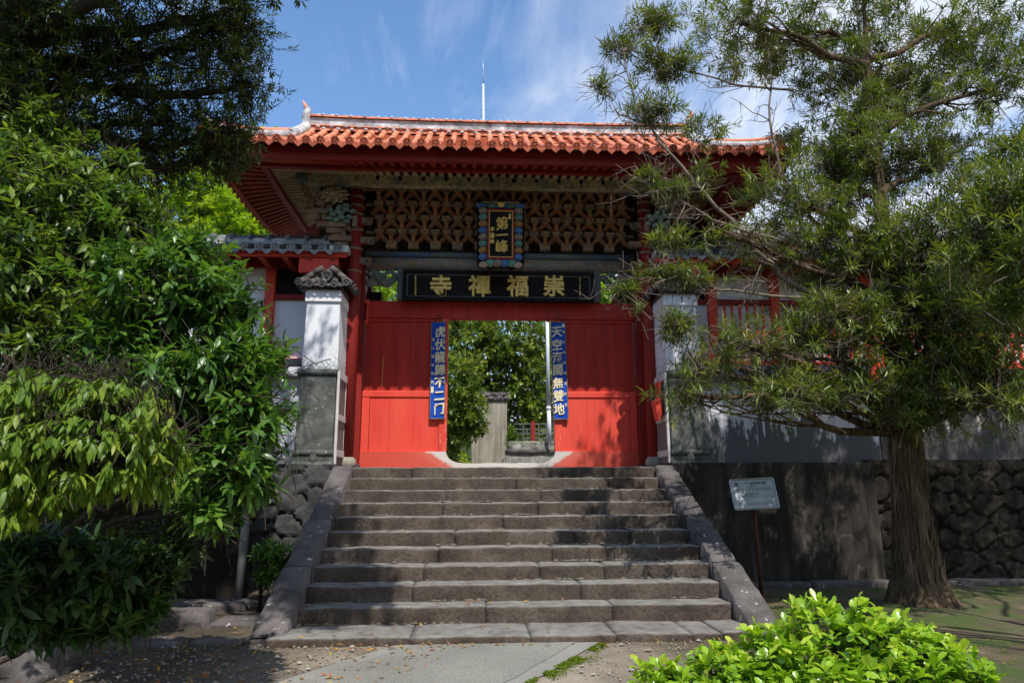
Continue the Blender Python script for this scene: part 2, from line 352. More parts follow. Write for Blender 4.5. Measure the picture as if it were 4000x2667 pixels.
# split in three convex-ish strips for clean faces
b.prism(poly, 12.94, 13.12)
b.build('door_sill', MT['wornred'], gate)
for s in (-1, 1):
    f = lambda x: s*x
    def bx(b, x0, x1, *r): b.box(min(s*x0,s*x1), max(s*x0,s*x1), *r)
    b = MB()
    bx(b, 1.02, 1.17, 12.955, 13.09, 2.17, 4.725)      # jamb
    b.build('door_jamb', MT['jamb'], gate, .01)
    b = MB()
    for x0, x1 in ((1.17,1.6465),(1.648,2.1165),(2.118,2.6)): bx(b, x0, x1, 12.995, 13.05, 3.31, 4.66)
    b.build('upper_panel', MT['shadered'], gate, .003)
    b = MB()
    for x0, x1 in ((1.17,1.6465),(1.648,2.1165),(2.118,2.47)): bx(b, x0, x1, 12.985, 13.05, 2.17, 3.19)
    b.build('lower_panel', MT['red'], gate, .003)
    b = MB(); bx(b, 1.17, 2.62, 12.96, 13.06, 3.19, 3.31); b.build('panel_rail', MT['red'], gate, .012)
    b = MB(); bx(b, 2.48, 2.62, 12.97, 13.06, 2.17, 3.19); b.build('panel_stile', MT['red'], gate, .006)
    b = MB(); bx(b, 1.17, 2.60, 12.965, 13.06, 4.66, 4.725); b.build('panel_rail', MT['shadered'], gate, .006)
    b = MB(); bx(b, 2.625, 2.80, 12.84, 13.10, ZP, 5.95); b.build('corner_column', MT['darkred'], gate, .012)
    b = MB(); bx(b, 2.60, 2.83, 12.80, 13.12, ZP, 1.93); b.build('column_base', MT['cheek'], gate, .02)
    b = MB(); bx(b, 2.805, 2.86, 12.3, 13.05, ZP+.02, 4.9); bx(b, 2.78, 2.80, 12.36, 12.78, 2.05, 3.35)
    b.build('side_panel', MT['shadered'], gate, .006)
b = MB()                                               # gold sliver painting in light through a split in the left panel
b.add([(-2.27,12.99,3.40),(-2.258,12.99,3.40),(-2.243,12.99,4.02),(-2.248,12.99,4.02)], [(0,1,2,3)])
b.build('split_light', MT['goldflat'], gate)
# mounted lug on the left column
b = MB(); b.box(-2.625,-2.56,12.80,12.90,4.58,4.64); b.box(-2.625,-2.56,12.80,12.90,4.98,5.04); b.box(-2.585,-2.54,12.79,12.91,4.57,5.05)
b.build('lug', MT['red'], gate, .006)

# ---- front round posts
for s in (-1, 1):
    b = MB(); b.tube([(s*2.74,12.25,1.98),(s*2.74,12.25,4.6),(s*2.74,12.25,7.30)], [.125,.122,.115], 24)
    po = b.build('round_post', MT['darkred'], gate)
    b = MB(); b.lathe((s*2.74,12.25,ZP), [(.15,0),(.175,.06),(.18,.10),(.165,.16),(.135,.19),(.13,.20)], 24)
    b.build('post_base', MT['stele'], po)
    for y, t in ((745,.06),(778,-.05),(812,.08),(845,-.07),(905,.1),(977,-.04),(1065,.05)):
        b = MB()
        z = at(1405,y,12.25).z
        for k in range(2): b.ring((s*2.74,12.25,z+k*.018), .124+.004*k, .010, (t*R.uniform(-1.5,1.5), t*R.uniform(-1,1)))
        b.build('rope_binding', MT['rope'], po)
    b = MB(); b.cbox((s*2.74,12.10,7.22), .09,.10,.16); b.cbox((s*2.74,12.10,6.35), .08,.12,.2); b.build('post_block', MT['bracket'], po)

MT['backbrown'] = wmat('void_brown_board', [(.3,(.022,.013,.008)),(.7,(.06,.035,.02))], 4, .9, bs=0)  # dark brown stands in for the shaded voids behind the brackets
# ---- beams over the signboard
zb = [zat(1058,12.80), zat(1010,12.80), zat(1007,12.74), zat(984,12.74)]
b = MB(); b.tube([(-2.62,12.86,(zb[0]+zb[1])/2),(2.62,12.86,(zb[0]+zb[1])/2)], [(zb[1]-zb[0])/2*1.06]*2, 20); b.build('painted_beam', MT['beamgrey'], gate)
b = MB(); b.tube([(-2.64,12.80,(zb[2]+zb[3])/2),(2.64,12.80,(zb[2]+zb[3])/2)], [(zb[3]-zb[2])/2]*2, 16); b.build('painted_beam', MT['beamblue'], gate)
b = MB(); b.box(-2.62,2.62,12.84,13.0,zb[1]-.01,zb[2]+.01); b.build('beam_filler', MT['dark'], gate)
# grey uprights at the ends of the signboard and dragon carvings beside them
for s in (-1, 1):
    xa = -1.955 if s < 0 else 1.905
    b = MB(); b.box(xa-.06, xa+.05, 12.78, 12.95, 5.06, zb[0]+.03); b.build('upright', MT['greywood'], gate, .008)
    b = MB()
    pts = []
    for i in range(26):
        t = i/25
        pts.append((s*(2.58-.60*t), 12.86+.03*math.sin(t*9), 5.50+.10*math.sin(t*7.5+.4)-.04*t))
    b.tube(pts, [.09-.05*abs(i/25-.35) for i in range(26)], 10)
    for i in range(9):
        t = i/8; b.blob((s*(2.55-.55*t), 12.84, 5.58+.05*math.sin(t*11)), .06,.05,.045, 8, 5, .4, i)
    b.blob((s*2.50,12.86,5.40), .14,.06,.08, 10, 6, .5, 3)
    b.build('carved_bracket', MT['carving'], gate)
    b = MB(); b.box(min(s*2.62,s*2.36),max(s*2.62,s*2.36),13.15,13.3,5.06,5.30); b.build('latch_block', MT['dark'], gate)
    # nosing ends projecting beside the posts
    for py, w in ((870,.15),(945,.24),(1025,.20)):
        b = MB(); z = at(1440,py,12.3).z
        b.cbox((s*(2.62-w/4),12.24,z), w+.06,.12,.11); b.blob((s*(2.58-w/2),12.20,z-.02), .07,.09,.07, 10, 6, .4, int(w*100))
        b.build('beam_nosing', MT['bracket'], gate, .01)
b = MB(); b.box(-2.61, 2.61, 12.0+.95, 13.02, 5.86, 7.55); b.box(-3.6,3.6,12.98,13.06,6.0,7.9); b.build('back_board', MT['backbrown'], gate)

# ---- bracket frieze: rows of struts and inverted-V braces, stepping forward row by row
pitch = 85.5/ppm(12.6,6.6)
rowpy = [968, 914, 860, 805, 745]
rowY  = [12.78, 12.68, 12.57, 12.46, 12.35]
rowz  = [at(1900,p,y).z for p, y in zip(rowpy, rowY)]
nmod = int(2.62/pitch)
for k in range(4):
    z0, z1 = rowz[k], rowz[k+1]; y0, y1 = rowY[k], rowY[k+1]; h = z1-z0
    off = 0 if k % 2 == 0 else .5
    b = MB(); b.box(-2.63, 2.63, y1+.03, y1+.10, z1-.012, z1+.03); b.build('bracket_rail', MT['bracket'], gate)
    for i in range(-nmod-1, nmod+2):
        for kind, x in ((0, (i+off)*pitch), (1, (i+off+.5)*pitch)):
            if abs(x) > 2.56: continue
            jj = R.uniform(-.008,.008); b = MB()
            b.cbox((x+jj, y1+.0, z1+.010), .175, .22, .055); b.cbox((x+jj, y1+.01, z1-.035), .125, .18, .045)
            b.cur = 1
            if kind == 0:
                b.bar((x, y0-.07, z0+.03), (x+jj, y1-.05, z1-.05), .074, .09, (0,-1,0))
                if k == 0: b.cur = 0; b.cbox((x, 12.77, z0+.01), .20, .18, .14)
                b.build('bracket_strut', [MT['bracket'], MT['bracketrust']], gate, .005, 1)
            else:
                for s in (-1, 1):
                    p0 = Vector((x, y1-.02, z1-.05)); p2 = Vector((x+s*pitch*.37, y0-.02, z0+.075)); p1 = p0*.45+p2*.55 + Vector((s*-.004,0,-.016))
                    b.bar(p0+Vector((-s*.02,0,.02)), p1, .09, .058, (0,0,1)); b.bar(p1, p2, .09, .052, (0,0,1))
                b.build('bracket_brace', [MT['bracket'], MT['bracketrust']], gate, .005, 1)
for i in range(-nmod-1, nmod+2):
    x = (i+.5)*pitch
    if abs(x) < 2.6:
        z = at(1900,712,12.22).z; b = MB(); b.cbox((x,12.17,z-.02), .07,.2,.11); b.build('bracket_tongue', MT['bracketrust'], gate, .006, 1)

# ---- eave purlins
ZPU0, ZPU1 = zat(738,12.15), zat(696,12.15)
b = MB(); b.box(-3.72, 3.72, 12.07, 12.23, ZPU0, ZPU1); b.build('eave_purlin', MT['beamtan'], gate, .015)
for s in (-1, 1):
    b = MB(); b.box(min(s*3.48,s*3.62), max(s*3.48,s*3.62), 12.24, 14.6, ZPU0, ZPU1); b.build('eave_purlin', MT['beamtan'], gate, .015)
    b = MB(); b.cbox((s*3.76,12.05,ZPU1-.10), .18,.2,.22); b.build('beam_end', MT['beamblue'], gate, .02)
    # corner cluster: stacked arms
    b = MB()
    for j, (px, py, w) in enumerate(((1190,780,.16),(1255,800,.15),(1265,830,.18),(1300,880,.5),(1330,935,.42),(1250,760,.14))):
        p = at(px, py, 12.15); x = s*abs(p.x)
        b.cbox((x, 12.15, p.z), w, .16, .10); b.cbox((x-s*.02, 12.18, p.z-.10), w*.55, .13, .12)
    for px0, py0, px1, py1 in ((1180,730,1225,790),(1240,860,1240,800),(1270,860,1262,800),(1290,895,1330,930),(1310,850,1345,930),(1200,800,1300,812),(1240,880,1370,890)):
        a = at(px0,py0,12.2); c = at(px1,py1,12.2)
        b.bar((s*abs(a.x),12.2,a.z), (s*abs(c.x),12.2,c.z), .12,.10,(0,1,0))
    b.build('corner_brackets', MT['bracket'], gate, .01, 1)
    b = MB()                                            # carved peony: overlapping petals
    cpt = at(1308,762,12.05); c = Vector((s*abs(cpt.x),12.05,cpt.z))
    for ringr, n, sz in ((.0,1,.06),(.09,6,.055),(.155,9,.05),(.20,11,.04)):
        for i in range(n):
            a = 2*PI*i/n + ringr*9
            b.blob(c + Vector((math.cos(a)*ringr*1.15, -.09+ringr*.45, math.sin(a)*ringr*.72)), sz*1.25, sz*.7, sz*.8, 8, 5, .25, i)
    b.build('carved_peony', MT['peony'], gate)
    b = MB(); cpt = at(1335,835,12.05); c = Vector((s*abs(cpt.x),12.05,cpt.z))
    for i in range(13):
        a = i*2.4; r_ = .035*math.sqrt(i)*1.5
        b.blob(c + Vector((math.cos(a)*r_*1.4, -.05+r_*.3, math.sin(a)*r_)), .07,.05,.045, 8, 5, .5, i)
    b.build('carved_leaves', MT['teal'], gate)

# ---- roof
YE, YR = 10.6, 13.0
ZE, ZR = zat(563,YE)-.02, zat(522,YR)
XE, XG = 5.12, 3.95
def lift(x, k=1.0):
    a = max(0.0, (abs(x)-2.6)/2.5); return k*(.05*a**1.6 + .16*max(0,(abs(x)-4.2)/.9)**2)
def zmain(x, y):
    t = (min(y, 2*YR-y) - YE)/(YR-YE)
    return ZE + (ZR-ZE)*(.72*t + .28*t*t) + lift(x)*(1-t)**1.5
def hipx(y):
    """half width of the front slope at depth y: hip line then gable verge"""
    t = (min(y, 2*YR-y)-YE); return max(XG, XE - t*1.05)
roof = MB()
rows = []; SP = .238
nr = int(XE/SP)
roofo = MB()
def tile_rows(mb, ends, pend, P, svals, tmax, r, seglen, sp, pans=True):
    """P(s,t) -> point; rows of round tiles at svals, stepped pan tiles between them"""
    for s_ in svals:
        tm = tmax(s_)
        if tm < .05: continue
        n = max(1, int(tm/seglen))
        ds = (P(s_+.01, 0)-P(s_-.01, 0)); ds.normalize()
        jr = R.uniform(-.006,.006)
        for k in range(n):
            t0, t1 = tm*k/n, tm*(k+1)/n
            vs = []; jx = ds*(jr+R.uniform(-.005,.005)) + Vector((0,0,R.uniform(-.004,.006)))
            for t, rr in ((t0, r*1.04),(t1+.012, r*.93)):
                p = P(s_, t)+jx; dt = (P(s_, t+.02)-P(s_, t-.02)).normalized(); nn = ds.cross(dt).normalized()
                if nn.z < 0: nn = -nn
                for q in range(9):
                    a = PI*q/8*1.16 - .08*PI; vs.append(p + ds*(math.cos(a)*rr) + nn*(math.sin(a)*rr))
            mb.cur = 0; mb.add(vs, [(q, q+1, q+10, q+9) for q in range(8)], True)
        if ends is not None:
            elist = ends if isinstance(ends, list) else None
            if elist is not None: ends = MB(); elist.append(ends)
            p = P(s_, 0); dt = (P(s_, .05)-p).normalized(); dt.z *= .25; dt.normalize(); nn = Vector((0,0,1)); side = ds
            c = p - dt*.035 + nn*r*.25
            def disc(rad, dep): return [c - dt*dep + side*(math.cos(2*PI*q/16)*rad) + nn*(math.sin(2*PI*q/16)*rad) for q in range(16)]
            A = disc(r*1.28, -.06); B = disc(r*1.28, .01); Cc = disc(r*1.0, .012); D = disc(r*.94, -.008)
            vs = A+B+Cc+D
            fs = [(i*16+q, i*16+(q+1)%16, (i+1)*16+(q+1)%16, (i+1)*16+q) for i in range(3) for q in range(16)] + [tuple(range(48,64))]
            ends.add(vs, fs)
            for q in range(6):
                a = 2*PI*q/6 + .3; ends.bar(c + side*(math.cos(a)*r*.12)+nn*(math.sin(a)*r*.12)-dt*.004, c + side*(math.cos(a)*r*.95)+nn*(math.sin(a)*r*.95)-dt*.004, .012, .014, dt)
            ends.blob(c-dt*.004, r*.18, .012, r*.18, 8, 4)
            if elist is not None: ends = elist
    if not pans: return
    mb.cur = 1
    for i in range(len(svals)-1):
        a, c_ = svals[i], svals[i+1]; mid = (a+c_)/2; tm = min(tmax(a), tmax(c_))
        tm = max(tm, tmax(mid)) if False else tm
        if tm < .05: continue
        n = max(1, int(tm/.085))
        for k in range(n):
            t0, t1 = tm*k/n, tm*(k+1)/n; vs = []
            for t, dz in ((t0, .0),(t1, -.018)):
                for q in range(5):
                    u = q/4; p = P(a+(c_-a)*u, t); vs.append(p + Vector((0,0,dz - .055*(1-(2*u-1)**2) + .012)))
            for q in range(5):
                u = q/4; p = P(a+(c_-a)*u, t0); vs.append(p + Vector((0,0,-.022 - .055*(1-(2*u-1)**2) + .012)))
            mb.add(vs, [(q,q+1,q+6,q+5) for q in range(4)] + [(q+10,q+11,q+1,q) for q in range(4)], False)
        if pend is not None:
            p0 = P(a,0); p1 = P(c_,0); pm = P(mid,0); dt = (P(mid,.05)-pm); dt.z = 0; dt.normalize(); w = (p1-p0)
            vs = []
            for u, zz in ((.12,.015),(.3,-.028),(.5,-.042),(.7,-.028),(.88,.015),(.80,-.065),(.66,-.095),(.5,-.135),(.34,-.095),(.20,-.065)):
                vs.append(p0 + w*u - dt*(.03 - zz*.15) + Vector((0,0,zz)))
            pend.add(vs + [v+dt*.03 for v in vs], [tuple(range(10)), tuple(range(19,9,-1))] + [(q,(q+1)%10,(q+1)%10+10,q+10) for q in range(10)])
svals = [i*SP for i in range(-nr, nr+1)]
tiles = MB(); ends = MB(); pend = MB(); front_ends = []
def tmain(x):
    ax = abs(x)
    return (YR-YE-.10) if ax <= XG-.05 else max(0, (XE-ax)/1.05)
tile_rows(tiles, front_ends, pend, lambda s_,t: Vector((s_, YE+t, zmain(s_, YE+t))), svals, tmain, .056, .30, SP)
tile_rows(tiles, None, None, lambda s_,t: Vector((s_, 2*YR-YE-t, zmain(s_, 2*YR-YE-t))), svals[::2], tmain, .09, .6, SP*2, True)
ZK = zmain(XG, YE+(XE-XG)/1.05)                          # height where hip meets the gable
for sgn in (-1, 1):                                       # side slopes
    def Ps(s_, t, sgn=sgn):
        e = ZE + lift(XE)*max(0,(abs(s_-YR)/(YR-YE)))**3 - .0
        q = t/(XE-XG)
        return Vector((sgn*(XE-t), s_, e*(1-q) + ZK*q))
    sv = [YE+.12+i*SP for i in range(int((2*(YR-YE)-.2)/SP)+1)]
    def tms(y): return max(0, min(XE-XG+.05, min(y-YE, 2*YR-YE-y)*1.05))
    tile_rows(tiles, ends, pend, Ps, sv, tms, .056, .3, SP)
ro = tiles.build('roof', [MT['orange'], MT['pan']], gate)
ends.build('side_end_tiles', MT['orange_dark'], ro)
for q in front_ends: q.build('eave_end_tile', MT['orange_dark'], ro)
pend.build('eave_pendant_tiles', MT['orange_dark'], ro)
b = MB()                                                  # roof deck under the tiles, closing the volume
gx = [(-XE+2*XE*i/24) for i in range(25)]
for j in range(16):
    ya = YE+.05+(2*(YR-YE)-.1)*j/16; yb = YE+.05+(2*(YR-YE)-.1)*(j+1)/16
    for i in range(24):
        if max(abs(gx[i]),abs(gx[i+1])) > max(hipx(ya),hipx(yb))+.25: continue
        b.add([(x,y,zmain(x,y)-.09) for x,y in ((gx[i],ya),(gx[i+1],ya),(gx[i+1],yb),(gx[i],yb))], [(0,1,2,3)])
for s in (-1,1):
    b.add([(s*(XG-.1),YE+1.1,ZK-.1),(s*(XG-.1),2*YR-YE-1.1,ZK-.1),(s*(XG-.1),YR,ZR)], [(0,1,2)])
b.build('roof_deck', MT['darkred'], ro)
# ridge: tile band, mortar band, tile cap with mortar knobs
def zrid(x): return .05*(abs(x)/4)**3
def strip(mb, x0, x1, y0, y1, za, zb_, n=24):
    for i in range(n):
        a, c_ = x0+(x1-x0)*i/n, x0+(x1-x0)*(i+1)/n
        vs = []
        for x in (a, c_):
            z = zrid(x); vs += [(x,y0,za+z),(x,y1,za+z),(x,y1,zb_+z),(x,y0,zb_+z)]
        mb.add(vs, [(0,4,7,3),(3,7,6,2),(2,6,5,1)] + ([(0,3,2,1)] if i==0 else []) + ([(4,5,6,7)] if i==n-1 else []))
z0, z1, z2, z3 = zat(520,12.8), zat(505,12.8), zat(482,12.87), zat(466,13)
b = MB()
strip(b, -3.85, 3.85, 12.80, 13.20, z0-.06, z0+.012); strip(b, -3.85, 3.85, 12.77, 13.23, z0+.025, z0+.05)
strip(b, -3.9, 3.9, 12.82, 13.18, z2, z2+.035)
n = 26
b.tube([(-3.9+7.8*i/n, 13, z2+.05+zrid(-3.9+7.8*i/n)) for i in range(n+1)], .05, 10)
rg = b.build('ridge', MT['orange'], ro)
b = MB(); strip(b, -3.88, 3.88, 12.87, 13.13, z0+.05, z2); strip(b, -3.84, 3.84, 12.815, 13.185, z0+.012, z0+.025)
for i in range(28):
    x = -3.75+7.5*i/27
    b.blob((x+R.uniform(-.02,.02), 12.97, z2+.095+zrid(x)), .045,.05,.035, 8, 5, .4, i)
    b.blob((x+.13, 12.83, z2+.03+zrid(x)), .04,.03,.03, 8, 5, .5, i+9)
    b.blob((x+.05, 12.78, z0+.05), .05,.035,.03, 8, 5, .5, i+5); b.blob((x+.18, 12.765, z0-.015), .045,.03,.035, 8, 5, .5, i+2)
b.build('ridge_mortar', MT['mortar'], ro)
for s in (-1, 1):
    b = MB(); b.box(min(s*3.88,s*4.02), max(s*3.88,s*4.02), 12.8, 13.2, z0, z2+.16); b.tube([(s*3.95,12.86,z0-.02),(s*3.97,12.86,z2+.05),(s*3.93,12.86,z2+.24)], [.09,.085,.06], 10)
    b.build('ridge_end', MT['mortar'], ro, .03)
    b = MB(); b.tube([(s*3.97,12.92,z2+.2),(s*4.01,12.92,z2+.32),(s*4.07,12.92,z2+.44)], [.055,.042,.006], 8); b.build('ridge_horn', MT['orange'], ro)
    b = MB()                                             # descending ridge then hip ridge to the upturned corner
    pts = [(s*(XG-.02), 12.75-1.05*i/6, zmain(XG, 12.75-1.05*i/6)+.10) for i in range(7)]
    b.tube(pts, .10, 10)
    for i in range(14):
        t = i/13; y = 12.7-1.0*t
        b.ring((s*(XG-.02), y, zmain(XG,y)+.10), .001, .13, n=4, m=4) if False else None
        b.blob((s*(XG-.02), y, zmain(XG,y)+.12), .12,.035,.105, 10, 6)
    b.build('descending_ridge', MT['mortar'], ro)
    b = MB(); pts = []; rr = []
    for i in range(13):
        t = i/12; x = XG+.0+(XE+.05-XG)*t; y = YE+(XE-x)/1.05
        pts.append((s*x, y, zmain(x, max(y,YE))+.09+.16*max(0,t-.62)**1.5*3)); rr.append(.095-.02*t)
    b.tube(pts, rr, 10)
    b.build('hip_ridge', MT['mortar'], ro)
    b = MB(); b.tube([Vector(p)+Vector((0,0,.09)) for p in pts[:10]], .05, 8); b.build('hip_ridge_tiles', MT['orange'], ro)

# ---- eaves: fascia, flying rafters (red), kioi beam, base rafters (bare wood)
ZF = zat(636,YE+.19); XF = XE-.12
def ring_pts(X, Y0, z, lf=1.0): return X, Y0, z
YK, XK = 11.45, 4.27; ZKI = zat(668,YK)
YC, XC = 12.12, 3.60; ZC = ZPU1+.03
def fz(x): return lift(x, .9)
b = MB(); n = 48
for i in range(n):                                        # front fascia in two stepped boards, following the lift
    a, c_ = -XF+2*XF*i/n, -XF+2*XF*(i+1)/n
    for y0, y1, za, zb_ in ((YE+.19,YE+.27,ZF,ZF+.115),(YE+.16,YE+.27,ZF+.12,ZF+.25)):
        vs = []
        for x in (a, c_): vs += [(x,y0,za+fz(x)),(x,y1,za+fz(x)),(x,y1,zb_+fz(x)),(x,y0,zb_+fz(x))]
        b.add(vs, [(0,4,7,3),(3,7,6,2),(2,6,5,1),(1,5,4,0),(0,3,2,1),(4,5,6,7)])
b.build('eave_fascia', MT['darkred'], gate)
for s in (-1,1):
    b = MB(); m = 24
    for i in range(m):
        a, c_ = YE+.2+4.4*i/m, YE+.2+4.4*(i+1)/m
        vs = []
        for y in (a, c_):
            q = abs(y-YR)/(YR-YE); l_ = fz(XE)*q**3
            vs += [(s*(XF-.08),y,ZF+l_),(s*XF,y,ZF+l_),(s*XF,y,ZF+.22+l_),(s*(XF-.08),y,ZF+.22+l_)]
        b.add(vs, [(0,4,7,3),(3,7,6,2),(2,6,5,1),(1,5,4,0),(0,3,2,1),(4,5,6,7)])
    b.build('eave_fascia', MT['raftered'], gate)
b = MB(); n = 36
for i in range(n):
    a, c_ = -XK-.05+2*(XK+.05)*i/n, -XK-.05+2*(XK+.05)*(i+1)/n
    vs = []
    for x in (a, c_):
        l_ = fz(x)*.55; vs += [(x,YK-.05,ZKI-.03+l_),(x,YK+.06,ZKI-.03+l_),(x,YK+.06,ZKI+.12+l_),(x,YK-.05,ZKI+.12+l_)]
    b.add(vs, [(0,4,7,3),(3,7,6,2),(2,6,5,1),(1,5,4,0),(0,3,2,1),(4,5,6,7)])
b.build('eave_beam', MT['darkred'], gate)
for s in (-1,1):
    b = MB(); l_ = fz(XK)*.5
    b.bar((s*XK,YK,ZKI+.04+l_), (s*XK,YK+.9,ZKI+.0), .11,.13); b.bar((s*XK,YK+.9,ZKI), (s*XK,2*YR-YK,ZKI), .11,.13); b.build('eave_beam', MT['darkred'], gate)
# soffit boards
def soff(mb, pts): mb.add(pts, [tuple(range(len(pts)))])
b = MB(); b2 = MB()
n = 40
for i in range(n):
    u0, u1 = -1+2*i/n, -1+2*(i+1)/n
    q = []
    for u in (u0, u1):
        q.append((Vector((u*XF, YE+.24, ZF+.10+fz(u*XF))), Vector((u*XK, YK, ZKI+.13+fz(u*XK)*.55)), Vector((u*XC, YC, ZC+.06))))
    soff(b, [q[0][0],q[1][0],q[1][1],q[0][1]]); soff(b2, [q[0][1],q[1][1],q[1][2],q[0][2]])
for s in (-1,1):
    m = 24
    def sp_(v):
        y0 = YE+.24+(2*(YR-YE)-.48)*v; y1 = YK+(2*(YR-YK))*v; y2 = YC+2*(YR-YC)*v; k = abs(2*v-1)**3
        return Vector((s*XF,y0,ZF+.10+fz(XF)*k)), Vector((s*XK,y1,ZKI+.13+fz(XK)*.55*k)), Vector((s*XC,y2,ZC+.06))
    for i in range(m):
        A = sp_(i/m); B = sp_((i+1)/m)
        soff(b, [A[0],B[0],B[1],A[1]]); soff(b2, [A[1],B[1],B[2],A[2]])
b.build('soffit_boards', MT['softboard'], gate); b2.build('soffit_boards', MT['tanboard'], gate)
fr = MB(); br = MB()
x = -XF+.12
def fan(x, Xo, Xi, lim):
    """inner end of a rafter whose outer end is at x: parallel in the middle, fanning to the corner"""
    a = abs(x)
    return x if a < lim else math.copysign(lim + (a-lim)*(Xi-lim)/(Xo-lim), x)
k = int(XF/.18)
for i in range(-k, k+1):
    x = i*.18
    if abs(x) > XF-.1: continue
    xi = fan(x, XF, XK, 2.4)
    fr.bar((x,YE+.24,ZF+.05+fz(x)), (xi,YK-.02,ZKI+.08+fz(xi)*.55), .075,.085)
k = int(XK/.165)
for i in range(-k, k+1):
    x = i*.165
    if abs(x) > XK-.06: continue
    xi = fan(x, XK, XC, 2.2)
    br.bar((x,YK-.0,ZKI+.07+fz(x)*.55), (xi,YC+.1,ZC+.01), .085,.08)
for s in (-1,1):
    for i in range(22):
        y = YE+.3+i*.2; v = (y-YE-.24)/(2*(YR-YE)-.48)
        if v > 1: continue
        A = sp_.__call__(v) if False else None
        kk = abs(2*v-1)**3
        yk = YK+2*(YR-YK)*v; yc = YC+2*(YR-YC)*v
        fr.bar((s*XF,y,ZF+.05+fz(XF)*kk), (s*(XK-.0),yk,ZKI+.08+fz(XK)*.55*kk), .075,.085)
        br.bar((s*XK,yk,ZKI+.07+fz(XK)*.55*kk), (s*(XC-.1),yc,ZC+.01), .085,.08)
fr.build('flying_rafters', MT['raftered'], gate); br.build('base_rafters', MT['tan'], gate)
for s in (-1,1):
    b = MB(); b.bar((s*(XF-.02),YE+.24,ZF+.06+fz(XF)), (s*XC,YC,ZC), .12,.13); b.build('hip_rafter', MT['darkred'], gate)

# rear half of the gate: two posts and a beam, so the roof is carried
for s in (-1,1):
    b = MB(); b.tube([(s*2.74,13.75,ZP),(s*2.74,13.75,7.3)], .115, 16); b.build('round_post', MT['darkred'], gate)
b = MB(); b.box(-3.72,3.72,13.8,13.95,ZPU0,ZPU1); b.build('eave_purlin', MT['tan'], gate)

# ================================================================== SIGNS
def glyphs(body, size, extrude, embolden=0, bev=0, sx=1.0, jit=0):
    """the characters as a mesh facing -Y, centred on the origin"""
    cu = bpy.data.curves.new('lettering', 'FONT'); cu.body = body; cu.size = size; cu.extrude = extrude
    cu.offset = embolden; cu.bevel_depth = bev; cu.bevel_resolution = 1; cu.resolution_u = 4
    cu.align_x = 'CENTER'; cu.align_y = 'CENTER'
    to = bpy.data.objects.new('lettering', cu); C.objects.link(to)
    dg = bpy.context.evaluated_depsgraph_get(); me = bpy.data.meshes.new_from_object(to.evaluated_get(dg))
    bpy.data.objects.remove(to); bpy.data.curves.remove(cu)
    vs = [v.co.copy() for v in me.vertices]
    if vs:
        mx = (min(v.x for v in vs)+max(v.x for v in vs))/2; my = (min(v.y for v in vs)+max(v.y for v in vs))/2
        for v in me.vertices:
            p = v.co; q = noise.noise_vector(Vector((p.x/size*3.1, p.y/size*3.1, sum(map(ord,body))%17)))*jit*size if jit else Vector((0,0,0))
            v.co = Vector(((p.x-mx+q.x)*sx, -p.z, p.y-my+q.y))
    return me
def put(me, name, mat, parent, loc, shear=0):
    o = bpy.data.objects.new(name, me); me.name = name; C.objects.link(o); me.materials.clear(); me.materials.append(mat); o.parent = parent
    o.location = loc
    if shear:
        for v in me.vertices: v.co.z += v.co.x*shear
    return o

# ---- long black signboard
sb = thing('signboard', 'long black lacquered signboard with four big gold characters over the gate doorway', 'signboard', (-.04, 12.70, 5.325))
OFF[sb] = Vector((-.04, 12.70, 5.325))
bz0, bz1 = at(1900,1177,12.7).z, at(1900,1059,12.7).z
b = MB(); rect_frame(b, -1.895, 1.81, bz0, bz1, 12.66, 12.78, .075); b.build('frame', MT['black'], sb, .012)
b = MB(); rect_frame(b, -1.82, 1.735, bz0+.075, bz1-.075, 12.695, 12.74, .022); b.build('inner_moulding', MT['greywood'], sb, .004)
b = MB(); b.box(-1.80,1.715,12.71,12.75,bz0+.09,bz1-.09); b.build('board', MT['black'], sb)
for ch, px in (('寺',1722),('禪',1873),('福',2021),('崇',2163)):
    p = at(px,1117,12.69); me = glyphs(ch, .44, .02, .0065, .006, .98, .02)
    put(me, 'gold_character', MT['gold'], sb, (p.x+.04, -.012, p.z-5.325))
for txt, px in (('長崎譯士林仁兵衛尉敬立',1623),('寛永廿一年甲申九月吉旦',2266)):
    for i, ch in enumerate(txt):
        p = at(px, 1080+i*75/len(txt)*1.08, 12.70)
        put(glyphs(ch, .036, .002, .0008), 'small_character', MT['gold'], sb, (p.x+.04, .005, p.z-5.325))

# ---- upright plaque
pc = at(1956,915,12.05)
pq = thing('name_plaque', 'upright plaque with three gold characters on black inside a blue, green and orange cloud frame', 'plaque', pc)
pq.rotation_euler.x = math.radians(9)
OFFP = Vector((0,0,0)); OFF[pq] = Vector((0,0,0))
sc = 1/ppm(12.05,6.2)
W, H = 172*sc, 250*sc*1.02
def cloud(mb, c, r, rz, s=1):
    mb.blob((c[0], -.035, c[1]), r, .05, rz, 14, 8, .10, int(c[0]*50))
def spiral(mb, c, r, rz, s=1):
    for turns in (2.3,):
        pts = []
        for i in range(40):
            t = i/39; a = s*turns*2*PI*t + 1; q = .15+.8*t
            d = math.sqrt(max(0, 1-(q*.93)**2))
            pts.append((c[0]+math.cos(a)*r*q, -.036-.05*d, c[1]+math.sin(a)*rz*q))
        mb.tube(pts, .0055, 5, False)
bk_ = MB()
def rr(w, h, r, n=6):
    pts = []
    for cx_, cz_, a0 in ((w/2-r,h/2-r,0),(-w/2+r,h/2-r,PI/2),(-w/2+r,-h/2+r,PI),(w/2-r,-h/2+r,1.5*PI)):
        for i in range(n+1):
            a = a0+PI/2*i/n; pts.append((cx_+r*math.cos(a), cz_+r*math.sin(a)))
    return list(reversed(pts))
